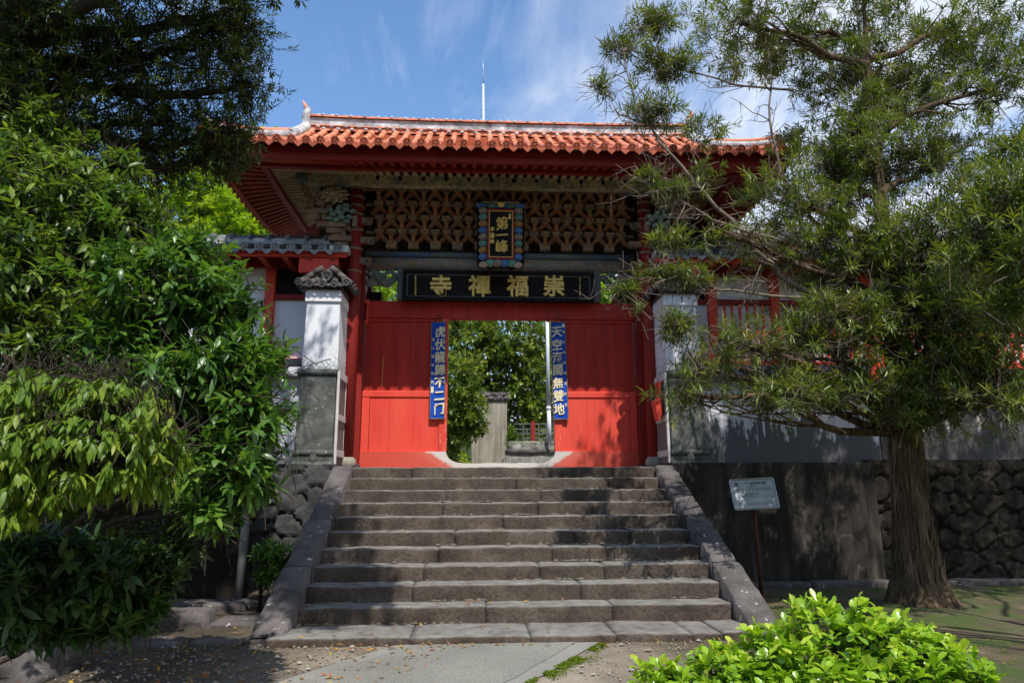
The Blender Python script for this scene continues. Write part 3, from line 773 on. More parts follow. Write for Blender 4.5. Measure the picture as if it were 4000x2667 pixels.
bk_.prism(rr(W*1.08, H*1.05, .09), -.0, .06); bk_.build('backing_board', MT['black'], pq, .01)
colz = {'b': MT['blue'], 'g': None, 'o': None, 'p': None}
colz['b'] = wmat('cloud_blue', [(.3,(.05,.15,.46)),(.7,(.13,.30,.68))], 8, .7, bs=.2)
colz['g'] = wmat('cloud_green', [(.3,(.10,.30,.21)),(.7,(.24,.48,.37))], 8, .7, bs=.2)
colz['o'] = wmat('cloud_orange', [(.3,(.46,.20,.03)),(.7,(.66,.34,.08))], 8, .7, bs=.2)
colz['p'] = wmat('cloud_pink', [(.3,(.34,.23,.16)),(.7,(.54,.39,.30))], 8, .7, bs=.2)
darker = wmat('carved_line', [(.3,(.02,.03,.04)),(.7,(.05,.06,.07))], 8, .8, bs=0)
nm = {'b':'blue_cloud','g':'green_cloud','o':'orange_cloud','p':'pink_cloud'}
def carve(k, x, z, r_, q, spi=True):
    m_ = MB(); cloud(m_, (x, z), r_, q)
    if spi: m_.cur = 1; spiral(m_, (x, z), r_, q)
    m_.build(nm[k], [colz[k], darker], pq)
xs_ = W/2*.80
seq = ['p','g','o','b','p','g','o','b']
for s in (-1,1):
    for i, k in enumerate(seq): carve(k, s*xs_, H*.36 - i*H*.102, .082, .072)
    for k, x, z, r_, q in (('b',.86,.435,.10,.052),('o',.62,.475,.12,.035),('p',.34,.478,.11,.038),('g',.42,.43,.085,.042),('b',.2,.43,.06,.042)): carve(k, s*x*W/2, z*H, r_, q*1.1)
    carve('p', s*W/2*.78, -H*.475, .09, .06, False)
for k, x in (('g',-.47),('p',-.14),('b',.18),('g',.5)): carve(k, x*W/2, -H*.445, .095, .075)
b = MB(); b.blob((0,-.06,H*.445), .085,.03,.055, 16, 8); b.build('gold_disc', MT['goldflat'], pq)
fw, fh, fz0 = W*.54, H*.715, -H*.008
b = MB(); rect_frame(b, -fw/2-.03, fw/2+.03, fz0-fh/2-.03, fz0+fh/2+.03, -.085, .0, .03); b.build('inner_frame', MT['darkred'], pq)
b = MB(); b.box(-fw/2, fw/2, -.06, -.01, fz0-fh/2, fz0+fh/2); b.build('field', MT['black'], pq)
b = MB(); rect_frame(b, -fw/2+.0, fw/2-.0, fz0-fh/2+.0, fz0+fh/2-.0, -.075, -.058, .014); b.build('gilt_border', MT['goldflat'], pq)
for ch, z, s_, sh in (('第',.235,.25,.12),('一',-.015,.24,.10),('峰',-.265,.25,.10)):
    put(glyphs(ch, s_, .004, .003, .002, 1.0, .05), 'gold_character', MT['goldflat'], pq, (.02, -.066, fz0+z*fh), sh)
for ch, z in (('即',.05),('非',-.03)): put(glyphs(ch, .075, .002, .003, 0, 1, .05), 'signature', MT['goldflat'], pq, (-fw*.36, -.064, fz0+z*fh*1.4+.03))
for x, z, w, h in ((-.365,-.045,.075,.075),(-.365,-.16,.075,.07),(.37,.38,.045,.10)):
    b = MB(); b.box(x*fw-w/2, x*fw+w/2, -.068, -.06, fz0+z*fh-h/2, fz0+z*fh+h/2); b.build('seal', MT['goldflat'], pq)
b = MB()
for x in (-.2,.2):
    b.prism([(x-.06,-H*.5),(x,-H*.5-.10),(x+.06,-H*.5),(x,-H*.5+.05)], -.01, .04)
b.build('foot', MT['black'], pq)

# ---- blue couplet boards
def couplet(label, px0, px1, py0, py1, px0b, px1b, txt, side, stxt, lean):
    y = 12.90
    a = at((px0+px1)/2, py0, y); c = at((px0b+px1b)/2, py1, y)
    L_ = a.z-c.z; w = (px1-px0)/ppm(12.9,4)
    t = thing('couplet_board', label, 'signboard', ((a.x+c.x)/2, y, (a.z+c.z)/2), 'blue couplet boards beside the doorway')
    OFF[t] = Vector((0,0,0)); t.rotation_euler.y = math.atan2(a.x-c.x, L_)
    b = MB(); b.box(-w/2, w/2, -.0, .045, -L_/2, L_/2); b.build('board', MT['blue'], t, .004)
    b = MB(); rect_frame(b, -w/2-.008, w/2+.008, -L_/2-.008, L_/2+.008, -.008, .05, .012); b.build('gilt_edge', wmat('gilt_edge',[(.3,(.10,.07,.03)),(.7,(.34,.25,.12))],9,.7,bs=0), t)
    n = len(txt); st = L_*.93/n
    for i, ch in enumerate(txt):
        put(glyphs(ch, st*.92, .010, .0018, .003, .9, .05), 'gilt_character', MT['cream'], t, (-side*.035, -.010, L_*.465-st*(i+.52)), .10)
    ns = len(stxt)
    for i, ch in enumerate(stxt):
        z = L_*.44 - L_*.86*(i+.4)/ns if side > 0 else L_*.34 - L_*.62*(i+.3)/ns
        put(glyphs(ch, .058, .002, .001), 'small_character', MT['cream'], t, (side*w*.37, -.004, z))
    for z in ((-.19,-.225) if side < 0 else (.455,)):
        b = MB(); b.box(side*w*.37-.025, side*w*.37+.025, -.007, .0, L_*z-.025, L_*z+(.025 if side < 0 else .05)); b.build('seal', MT['cream'], t)
    b = MB(); b.tube([(-.075,.01,L_/2),(0,.0,L_/2+.13),(.075,.01,L_/2)], .006, 6); b.blob((0,-.01,L_/2+.13), .018,.015,.018, 8, 5)
    b.build('hanging_wire', MT['darktwig'], t)
couplet('blue board of gold writing left of the doorway, its lower tip worn', 1686, 1741, 1258, 1634, 1677, 1738, '虎伏龍歸不二门', -1, '住山道幸題并書', 0)
couplet('blue board of gold writing right of the doorway, beside the white drainpipe', 2152, 2208, 1258, 1636, 2161, 2222, '天空海闊無雙地', 1, '享保辛亥相月穀旦', 0)
# ================================================================== STAIRS
def rough_block(mb, x0, x1, y0, y1, z0, z1, seed, amp=.012, res=.055, nose=.025, topwear=.012):
    """hewn stone: front and top faces on a fine grid pushed about by noise, rounded worn nose"""
    nx = max(3, int((x1-x0)/res)); prof = []
    h = z1-z0; nz = max(3, int(h/.04))
    for i in range(nz+1): prof.append((y0, z0+(h-nose)*i/nz, 1))
    for i in range(1, 4):
        a = PI/2*i/3; prof.append((y0+nose*(1-math.cos(a)), z1-nose+nose*math.sin(a), .6))
    for i in range(1, 4): prof.append((y0+nose+(y1-y0-nose)*i/3, z1, .25))
    m = len(prof); vs = []
    for i in range(nx+1):
        x = x0+(x1-x0)*i/nx; edge = min(1, min(x-x0, x1-x)/.03)
        for j, (y, z, k) in enumerate(prof):
            p = Vector((x*1.0, y*1.0+seed, z*1.3))
            n1 = noise.noise(p*4.5)*1.0 + noise.noise(p*13)*.9 + noise.noise(p*30)*.5
            dy = -amp*n1*k + .012*(1-edge)*k
            dz = -topwear*(1-edge) + (noise.noise(Vector((x*2.2, seed*3, 1)))*.010 + noise.noise(Vector((x*9, seed*3, 5)))*.006 if z > z1-nose*1.2 else 0)
            if j == 0: dz += noise.noise(Vector((x*3, seed*7, 3)))*.02
            vs.append((x + (noise.noise(p*5)*.004 if 0 < i < nx else 0), y+dy, z+dz))
    fs = [(i*m+j, (i+1)*m+j, (i+1)*m+j+1, i*m+j+1) for i in range(nx) for j in range(m-1)]
    o = len(vs)
    for i in (0, nx): vs += [(x0 if i == 0 else x1, y1, z0)]
    fs.append(tuple([j for j in range(m)] + [o])); fs.append(tuple([nx*m+j for j in reversed(range(m))] + [o+1]))
    mb.add(vs, fs, True)
MT['bed'] = wmat('crumbling_bedding', [(.3,(.07,.06,.045)),(.6,(.18,.16,.125)),(.8,(.30,.27,.21))], 14, .95, bs=.6)
T_, H_, Y2, Z1, WS = .353, .176, 7.962, .079, 2.413
stair = thing('stone_staircase', 'worn grey stone staircase with sloping kerbs climbing to the red gate', 'staircase', (0, 7.5, 0))
joints = {1:[-1.13,.08,.95,1.73,2.05],2:[-.36,1.05],3:[-1.2,.75],4:[-1.1,.3,1.1],5:[-.95,.5,1.2],6:[-.75,.85,1.6],7:[-.1,1.45],8:[-.95,.42],9:[.5,1.7],10:[.15,1.6],11:[-1.5,1.75]}
for n in range(1, 12):
    y = 7.31 if n == 1 else Y2+(n-2)*T_; z1 = Z1+(n-1)*H_
    y1 = (Y2 if n == 1 else y+T_)+.12
    if n == 11: y1 = 13.4
    xs = [-WS-.03] + [j for j in joints[n]] + [WS+.03]
    if n == 1: xs[0] = -2.56; xs[-1] = 2.46
    b = MB()
    for i in range(len(xs)-1):
        rough_block(b, xs[i]+.004, xs[i+1]-.004, y+R.uniform(-.008,.008), y1, (z1-H_-.02 if n > 1 else -.15), z1+R.uniform(-.004,.004)*(n<11), n*5.3+i*2.1, .011)
    b.build('step', MT['step'], stair)
    if n > 1:                                         # crumbling bed of pebbles and mortar under the tread
        b = MB()
        for i in range(70):
            x = R.uniform(-WS,WS)
            if noise.noise(Vector((x*1.1,n*3.3,0))) < .02: continue
            b.blob((x, y-.004, z1-H_+.008), R.uniform(.015,.05), .018, R.uniform(.008,.02), 7, 4, .6, i)
        if b.v: tag(b.build('bedding_rubble', MT['bed'], stair), kind='stuff')
for s in (-1, 1):
    segs = [(7.44,.085),(8.55,.64),(9.55,1.135),(11.02,1.87)]
    for i in range(3):
        (ya, za), (yb, zb_) = segs[i], segs[i+1]
        b = MB(); xi, xo = WS-.005, WS+.335-.02*i
        n = 22; vs = []
        prof = [(0,-.45),(0,-.02),(.02,.0),(.11,.004),(.22,.004),(.315,.0),(1,-.02),(1,-.45)]
        for k in range(n+1):
            t = k/n; y = ya+.004+(yb-ya-.008)*t; z = za+(zb_-za)*t
            e = .015*max(0, 1-min(t,1-t)*14)
            for q, dz in prof:
                x = xi + (xo-xi)*(q if q <= .33 and q != 0 else q) if q in (0,1) else xi + q*(xo-xi)/.335*1.0
                pn = Vector((x*3+s*9, y*3, i*5)); w = noise.noise(pn)*.010+noise.noise(pn*3.4)*.008
                vs.append((s*(x+w), y, z+dz-e+w*.9))
        m = len(prof)
        fs = [(k*m+j, k*m+j+1, (k+1)*m+j+1, (k+1)*m+j) for k in range(n) for j in range(m-1)]
        fs += [tuple(range(m)), tuple(n*m+j for j in reversed(range(m)))]
        b.add(vs, fs, True); b.build('kerb', MT['cheek'], stair)
    b = MB(); rough_block(b, min(s*(WS-.04),s*(WS+.40)), max(s*(WS-.04),s*(WS+.40)), 7.40, 7.9, -.2, .06, s*4.4, .015); b.build('kerb_foot', MT['cheek'], stair)
    b = MB(); b.add([(s*(WS+.01),7.46,-.1),(s*(WS+.29),7.46,-.1),(s*(WS+.29),11.3,-.1),(s*(WS+.01),11.3,-.1),(s*(WS+.01),7.46,.03),(s*(WS+.29),7.46,.03),(s*(WS+.29),11.3,1.85),(s*(WS+.01),11.3,1.85)],
        [(0,3,2,1),(4,5,6,7),(0,1,5,4),(1,2,6,5),(2,3,7,6),(3,0,4,7)]); b.build('kerb_wall', MT['concrete'], stair)

# ================================================================== GROUND
def sheet(name, pts, z, mat, kind='structure'):
    b = MB(); b.add([(x,y,z) for x,y in pts], [tuple(range(len(pts)))]); return tag(b.build(name, mat), kind=kind)
def groundmat():
    m, nt, b, out = nodes('earth_ground')
    v = coords(nt); f = tex(nt, v, 1.3, 10, .65)
    c = ramp(nt, f, [(.3,(.09,.07,.045)),(.5,(.23,.19,.14)),(.7,(.38,.33,.25))]).outputs[0]
    f2 = tex(nt, v, 60, 4, .8); c = mixc(nt, ramp(nt, f2, [(.45,(0,0,0)),(.7,(.6,.6,.6))]).outputs[0], c, (.36,.33,.28))
    tc = N(nt,'ShaderNodeTexCoord'); sp = N(nt,'ShaderNodeSeparateXYZ'); L(nt, tc.outputs['Object'], sp.inputs[0])
    mr = N(nt,'ShaderNodeMapRange'); mr.inputs[1].default_value = 1.2; mr.inputs[2].default_value = 2.8; L(nt, sp.outputs[0], mr.inputs[0])
    f3 = tex(nt, v, 1.6, 8, .7); mm = N(nt,'ShaderNodeMath',operation='MULTIPLY'); L(nt, mr.outputs[0], mm.inputs[0])
    L(nt, ramp(nt, f3, [(.42,(0,0,0)),(.58,(1,1,1))]).outputs[0], mm.inputs[1])
    mr2 = N(nt,'ShaderNodeMapRange'); mr2.inputs[1].default_value = .6; mr2.inputs[2].default_value = 1.8; L(nt, sp.outputs[0], mr2.inputs[0])
    md = ramp(nt, tex(nt, v, 2.2, 8, .7), [(.3,(.05,.035,.02)),(.55,(.12,.085,.05)),(.75,(.26,.20,.13))]).outputs[0]
    c = mixc(nt, mr2.outputs[0], c, md)
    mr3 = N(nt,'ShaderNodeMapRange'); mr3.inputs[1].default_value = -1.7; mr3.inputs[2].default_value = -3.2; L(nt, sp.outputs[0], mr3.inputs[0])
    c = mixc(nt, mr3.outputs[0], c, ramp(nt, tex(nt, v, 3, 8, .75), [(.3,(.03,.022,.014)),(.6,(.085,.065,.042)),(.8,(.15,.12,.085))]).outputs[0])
    c = mixc(nt, mm.outputs[0], c, (.055,.085,.012))
    L(nt, c, b.inputs['Base Color']); b.inputs['Roughness'].default_value = .95; bump(nt, b, tex(nt, v, 25, 10, .75), .7, .03); return m
def asphaltmat(name, a, c_, sc, fleck):
    m, nt, b, out = nodes(name); v = coords(nt)
    f = tex(nt, v, 1.1, 8, .6); c = ramp(nt, f, [(.3,a),(.7,c_)]).outputs[0]
    vo = N(nt,'ShaderNodeTexVoronoi'); vo.inputs['Scale'].default_value = sc; L(nt, v, vo.inputs['Vector'])
    sp = N(nt,'ShaderNodeSeparateColor'); L(nt, vo.outputs['Color'], sp.inputs[0])
    c = mixc(nt, ramp(nt, sp.outputs[0], [(.55,(0,0,0)),(.95,(fleck,)*3)]).outputs[0], c, (.40,.40,.37))
    c = mixc(nt, ramp(nt, sp.outputs[1], [(.6,(0,0,0)),(.95,(fleck,)*3)]).outputs[0], c, (.05,.05,.045))
    L(nt, c, b.inputs['Base Color']); b.inputs['Roughness'].default_value = .9; bump(nt, b, vo.outputs['Distance'], .6, .012); return m
b = MB()
S = 500
xs = [-S,-60,-14]+[-9+.25*i for i in range(73)]+[14,60,S]; ys = [-S,-60,-5]+[0+.25*i for i in range(46)]+[11.4,60,S]
vs = []
for y in ys:
    for x in xs:
        z = 0
        if -9 <= x <= 9 and 0 <= y <= 11.3:
            d = max(0, min(1, (abs(x-(.05+.62*(y-7)))-1.6)/1.5)) if y < 7.4 else max(0,min(1,(abs(x)-2.9)/.5))
            z = d*(.03*noise.noise(Vector((x*.9,y*.9,0)))+.018*noise.noise(Vector((x*3,y*3,2))))
            if x > 2.9: z += .10*math.exp(-((x-5.05)**2+(y-8.7)**2)/1.2)
        vs.append((x,y,z-.004))
nx = len(xs)
b.add(vs, [(j*nx+i, j*nx+i+1, (j+1)*nx+i+1, (j+1)*nx+i) for j in range(len(ys)-1) for i in range(nx-1)], True)
tag(b.build('ground', groundmat()), kind='structure')
# asphalt path running diagonally to the foot of the stairs, pale worn margins
def line(x0,y0,x1,y1,n,amp,seed): return [(x0+(x1-x0)*i/n+amp*noise.noise(Vector((i*.35,seed,0))), y0+(y1-y0)*i/n) for i in range(n+1)]
Lp = line(-1.125,7.6,-6.6,-1.2,30,.05,1); Rp = line(.953,7.6,-4.6,-1.6,30,.05,2)
sheet('path_margin', Lp + list(reversed(Rp)), .008, asphaltmat('path_margin', (.20,.195,.175),(.33,.315,.28), 120, .3))
Lp2 = [(x+.20+.06*noise.noise(Vector((i*.6,7,0))),y) for i,(x,y) in enumerate(Lp)]; Rp2 = [(x-.22+.10*noise.noise(Vector((i*.5,9,0))),y) for i,(x,y) in enumerate(Rp)]
sheet('path', Lp2 + list(reversed(Rp2)), .013, asphaltmat('asphalt_path', (.185,.18,.155),(.28,.272,.235), 110, .4))
# terrace behind the stairs
b = MB(); b.box(-14, 14, 13.3, 70, 0, ZP-.01); tag(b.build('courtyard_ground', MT['step']), kind='structure')

# ================================================================== RETAINING WALLS
def rubble(name, label, x0, x1, y, z0, z1, cell, seed, mat, flat=.5, depth=.07, loc=None):
    rg_ = np.random.default_rng(seed)
    nx = int((x1-x0)/.035); nz = int((z1-z0)/.035)
    X, Z = np.meshgrid(np.linspace(x0,x1,nx+1), np.linspace(z0,z1,nz+1))
    pts = []
    rows_ = int((z1-z0)/(cell*flat))+3
    for j in range(-1, rows_):
        k = x0-cell
        while k < x1+cell:
            pts.append((k+rg_.uniform(-.2,.2)*cell, z0+(j+.5+rg_.uniform(-.28,.28))*cell*flat)); k += cell*rg_.uniform(.7,1.35)
    pts = np.array(pts); h = rg_.random(len(pts)); tx = rg_.uniform(-.12,.12,len(pts)); tz = rg_.uniform(-.12,.12,len(pts))
    wx = np.array([[noise.noise(Vector((a*3,c*3,seed)))*.07+noise.noise(Vector((a*9,c*9,seed+5)))*.035 for a,c in zip(r1,r2)] for r1,r2 in zip(X,Z)])
    d = np.sqrt(((X+wx)[...,None]-pts[:,0])**2 + (((Z+wx)[...,None]-pts[:,1])/flat**.5)**2)
    idx = np.argsort(d, axis=2)[..., :2]; d1 = np.take_along_axis(d, idx[...,:1], 2)[...,0]; d2 = np.take_along_axis(d, idx[...,1:2], 2)[...,0]
    e = np.clip((d2-d1)/.04, 0, 1); e = e*e*(3-2*e); i1 = idx[...,0]
    nn = np.array([[noise.noise(Vector((a*5,c*5,seed)))*.012+noise.noise(Vector((a*11,c*11,seed)))*.016+noise.noise(Vector((a*24,c*24,seed)))*.007 for a,c in zip(r1,r2)] for r1,r2 in zip(X,Z)])
    Y = y - e*(depth + h[i1]*.05 + tx[i1]*(X-pts[i1,0]) + tz[i1]*(Z-pts[i1,1])) - nn*e + (1-e)*.02
    b = MB(); b.add(np.stack([X,Y,Z],-1).reshape(-1,3).tolist(), [(j*(nx+1)+i, j*(nx+1)+i+1, (j+1)*(nx+1)+i+1, (j+1)*(nx+1)+i) for j in range(nz) for i in range(nx)], True)
    b.box(x0, x1, y+.02, y+.4, z0, z1)
    o = b.build(name, mat); tag(o, label, 'wall'); return o
mst = wmat('dark_rubble_stone', [(.3,(.028,.027,.027)),(.5,(.065,.063,.062)),(.75,(.12,.115,.11))], 4, .92, (1,1,1), .7, 30, .015, .15, spots=(14,.68,.75,(.28,.28,.26)))
rubble('rubble_wall', 'dark rubble stone wall left of the stairs, under the white pier', -9.5, -2.72, 11.42, -.1, 1.90, .56, 3, mst, .40, .05)
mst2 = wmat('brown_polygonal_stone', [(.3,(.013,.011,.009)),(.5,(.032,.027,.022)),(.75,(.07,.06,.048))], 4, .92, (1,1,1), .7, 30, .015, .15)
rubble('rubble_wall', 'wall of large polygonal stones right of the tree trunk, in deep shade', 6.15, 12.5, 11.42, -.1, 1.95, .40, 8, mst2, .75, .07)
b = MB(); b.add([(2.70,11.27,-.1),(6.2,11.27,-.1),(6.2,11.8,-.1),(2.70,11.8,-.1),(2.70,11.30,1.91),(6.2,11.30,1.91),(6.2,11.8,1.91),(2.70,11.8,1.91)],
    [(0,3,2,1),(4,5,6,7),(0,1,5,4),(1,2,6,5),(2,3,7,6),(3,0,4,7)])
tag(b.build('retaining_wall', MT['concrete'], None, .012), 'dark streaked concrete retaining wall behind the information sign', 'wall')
# drain kerb along its foot
b = MB()
for i in range(7): rough_block(b, 3.6+i*1.1, 4.68+i*1.1, 10.75+R.uniform(-.02,.02)-.02*i, 10.95, -.1, .07+R.uniform(-.01,.02), 70+i, .012)
tag(b.build('drain_kerb', MT['cheek']), 'low stone drain kerb along the foot of the right wall', 'kerb')

# low plaster walls with tile coping on top of them
def low_wall(name, label, x0, x1, y, z0, z1, mat, cap=True):
    t = thing(name, label, 'wall', ((x0+x1)/2, y, z0))
    b = MB(); b.box(x0, x1, y, y+.30, z0, z1); b.build('wall_face', mat, t)
    sv = [x0+.10+i*.21 for i in range(int((x1-x0-.1)/.21))]
    e_, tl = MB(), MB()
    tile_rows(tl, e_, None, lambda s_,q: Vector((s_, y-.16+q, z1+.03+q*.55)), sv, lambda s_: .31, .055, .2, .21)
    tile_rows(tl, None, None, lambda s_,q: Vector((s_, y+.46-q, z1+.03+q*.55)), sv[::2], lambda s_: .31, .055, .4, .42)
    b2 = MB(); b2.box(x0, x1, y-.12, y+.42, z1-.02, z1+.015); b2.build('coping_bed', MT['mortar'], t)
    co = tl.build('coping', MT['greytile'], t); e_.build('coping_end_tiles', MT['greytile'], co)
    b = MB(); b.tube([(x0,y+.15,z1+.25),((x0+x1)/2,y+.15,z1+.25),(x1,y+.15,z1+.25)], .075, 10); b.build('coping_ridge', MT['greytile'], co)
low_wall('low_wall', 'low whitewashed wall with grey tile coping left of the gate pier', -9.5, -3.45, 11.62, 1.85, 3.38, MT['whitewash'])
low_wall('low_wall', 'grey stained plaster wall above the concrete retaining wall', 3.36, 6.5, 11.52, 1.90, 3.30, MT['dirtyplaster'])
stained = lowplaster('stained_plaster', (.40,.38,.38), (.05,.045,.042), -.1, 1.5)
low_wall('low_wall', 'lower stretch of plaster wall with dark damp stains right of the trunk', 6.52, 12.5, 11.52, 1.93, 3.02, stained)

# ================================================================== PIERS (front ends of the wing walls)
def pier(s, label):
    xi, xo, yf, yb_ = 2.815, 3.375, 11.45, 12.18
    t = thing('gate_pier', label, 'pier', (s*3.1, 11.45, 1.88), 'white piers either side of the gate')
    def bx(b, x0, x1, *r): b.box(min(s*x0,s*x1), max(s*x0,s*x1), *r)
    def taper(b, x0a, x1a, za, x0b, x1b, zb_, ya, yb2):
        vs = []
        for (x0,x1,z,y) in ((x0a,x1a,za,ya),(x0b,x1b,zb_,yb2)): vs += [(s*x0,y,z),(s*x1,y,z),(s*x1,yb_,z),(s*x0,yb_,z)]
        b.add(vs, [(0,3,2,1),(4,5,6,7),(0,1,5,4),(1,2,6,5),(2,3,7,6),(3,0,4,7)])
    b = MB(); taper(b, 2.80, 3.40, 3.46, xi, xo, 4.63, yf-.01, yf); b.build('plaster_shaft', MT['pierplaster'], t, .012)
    b = MB(); bx(b, xi-.02, xo+.025, yf-.035, yb_, 4.63, 4.80); bx(b, xi-.0, xo+.01, yf-.012, yb_, 4.80, 4.84); b.build('cornice', MT['plaster'], t, .008)
    b = MB(); taper(b, 2.82, 3.44, 2.12, 2.815, 3.40, 3.36, yf-.03, yf-.02); b.build('stone_plinth', MT['plinth'], t, .015)
    b = MB()
    for z, r in ((3.41,.055),(2.08,.055)):
        b.tube([(s*2.80,yf-.01,z),(s*3.45,yf-.01,z)], r, 12); bx(b, 2.80, 3.45, yf, yb_, z-.05, z+.05)
    b.build('moulding', MT['plinth'], t)
    b = MB(); bx(b, 2.79, 3.47, yf-.03, yb_, 1.85, 2.05); b.blob((s*3.12,yf-.03,1.98), .07,.05,.12, 10, 6); b.tube([(s*2.80,yf-.03,1.89),(s*3.47,yf-.03,1.89)], .05, 10); b.build('plinth_foot', MT['plinth'], t, .01)
    # inner side: cream frame with two sunk panels
    b = MB()
    for z0, z1 in ((3.32,3.44),(2.62,2.72),(2.02,2.13)): bx(b, 2.755, 2.80, yf+.02, yb_, z0, z1)
    for y0, y1 in ((yf+.0,yf+.06),(yb_-.05,yb_)): bx(b, 2.758, 2.80, y0, y1, 1.86, 3.44)
    b.build('side_frame', MT['framecream'], t, .008)
    b = MB(); bx(b, 2.78, 2.82, yf+.05, yb_-.02, 1.86, 3.40); b.build('side_panel', MT['panelgrey'], t)
    # tiled cap
    zc = 4.89; apex = Vector((s*3.06, yf+.50, 5.36)); e_ = MB(); cap = MB()
    def endtile(c, r, dirv):
        side = Vector((0,0,1)).cross(dirv).normalized(); up_ = Vector((0,0,1))
        A = [c+side*(math.cos(2*PI*k/16)*r)+up_*(math.sin(2*PI*k/16)*r) for k in range(16)]; B = [v+dirv*.05 for v in A]; D_ = [c+(v-c)*.72 for v in A]; E_ = [v+dirv*.014 for v in D_]
        e_.add(A+B+D_+E_, [(k,(k+1)%16,(k+1)%16+16,k+16) for k in range(16)]+[(k,k+32,(k+1)%16+32,(k+1)%16) for k in range(16)]+[(k+32,k+48,(k+1)%16+48,(k+1)%16+32) for k in range(16)]+[tuple(range(48,64))])
        e_.blob(c+dirv*.008, r*.3, r*.3, r*.3, 8, 5)
    def roll(p0, p1, r, n=4):
        for k in range(n):
            a_ = p0.lerp(p1, k/n); b_ = p0.lerp(p1, (k+1.08)/n); cap.tube([a_, b_], [r*1.05, r*.93], 10)
    for q in (2.70, 2.90, 3.11, 3.32, 3.50):             # rows falling to the front
        p0 = Vector((s*q, yf-.13, zc+.03+(.03 if q in (2.70,3.50) else 0))); roll(p0, Vector((s*(3.06+(q-3.1)*.35), yf+.42, 5.22)), .058); endtile(p0+Vector((0,-.02,0)), .066, Vector((0,1,0)))
    for q in (2.80, 3.005, 3.215, 3.41):                 # pans between
        cap.bar((s*q, yf-.12, zc-.0), (s*(3.06+(q-3.1)*.4), yf+.42, 5.15), .14, .03); e_.tube([(s*(q-.06),yf-.135,zc+.005),(s*q,yf-.14,zc-.02),(s*(q+.06),yf-.135,zc+.005)], .016, 6)
    for sd in (-1, 1):                                    # rows falling to either side
        for y in (yf+.03, yf+.22, yf+.42, yf+.60):
            p0 = Vector((s*(3.1+sd*.47), y, zc+.06)); roll(p0, Vector((s*(3.08+sd*.08), y+.05, 5.26)), .056, 3); endtile(p0, .06, Vector((-s*sd,0,0)))
    roll(Vector((s*3.06, yf-.02, zc+.19)), apex, .092, 4); endtile(Vector((s*3.06, yf-.04, zc+.19)), .085, Vector((0,1,0)))
    for d in (-.13, .12): roll(Vector((s*(3.06+d), yf+.10, zc+.20)), apex+Vector((d*.4,0,-.04)), .07, 4)
    roll(apex, apex+Vector((0,.4,.02)), .10, 3)
    co = cap.build('tile_cap', MT['browntile'], t)
    e_.build('cap_end_tiles', MT['enddark'], co)
    b = MB(); bx(b, 2.78, 3.44, yf-.03, yb_, 4.84, 4.88)
    b.add([(s*2.78,yf,4.87),(s*3.44,yf,4.87),(s*3.44,yb_,4.87),(s*2.78,yb_,4.87),(s*3.1,yf+.4,5.2),(s*3.1,yb_,5.3)], [(0,1,4),(1,2,5,4),(2,3,5),(3,0,4,5)]); b.build('cap_core', MT['browntile'], co)
MT['enddark'] = wmat('dark_end_tile', [(.3,(.028,.028,.03)),(.55,(.075,.075,.08)),(.8,(.17,.165,.16))], 12, .7, (1,1,1), .4, 50, .006, .3)
def pierplaster():
    m, nt, b, out = nodes('pier_plaster'); v = coords(nt)
    f = tex(nt, v, 1.5, 6); c = ramp(nt, f, [(.3,(.68,.69,.73)),(.7,(.82,.82,.84))]).outputs[0]
    tc = N(nt,'ShaderNodeTexCoord'); sp = N(nt,'ShaderNodeSeparateXYZ'); L(nt, tc.outputs['Object'], sp.inputs[0])
    mr = N(nt,'ShaderNodeMapRange'); mr.inputs[1].default_value = 2.45; mr.inputs[2].default_value = 1.55; L(nt, sp.outputs[2], mr.inputs[0])
    g = tex(nt, v, 28, 8, .8); ad = N(nt,'ShaderNodeMath',operation='MULTIPLY_ADD'); L(nt, mr.outputs[0], ad.inputs[0]); ad.inputs[1].default_value = .28; L(nt, g, ad.inputs[2])
    c = mixc(nt, ramp(nt, ad.outputs[0], [(.70,(0,0,0)),(.84,(1,1,1))]).outputs[0], c, (.10,.105,.11))
    L(nt, c, b.inputs['Base Color']); b.inputs['Roughness'].default_value = .9; return m
MT['pierplaster'] = pierplaster()
pier(-1, 'white pier with tiled cap and dark lichened plinth, left of the gate')
pier(1, 'white pier with tiled cap behind podocarpus sprigs, right of the gate')
# offering box fixed to the inside of the right pier
mbx = thing('wall_box', 'small red open box hung on the inner side of the right pier', 'box', (2.72, 11.72, 2.8))
b = MB(); b.box(2.70,2.745,11.62,11.86,2.72,3.32); b.build('back_plate', MT['red'], mbx, .004)
b = MB(); b.add([(2.60,11.58,2.98),(2.60,11.84,2.98),(2.70,11.84,3.02),(2.70,11.58,3.02),(2.655,11.60,2.64),(2.655,11.82,2.64),(2.70,11.82,2.64),(2.70,11.60,2.64)],
   [(0,1,5,4),(1,2,6,5),(2,3,7,6),(3,0,4,7),(4,5,6,7)]); b.build('tray', MT['red'], mbx)

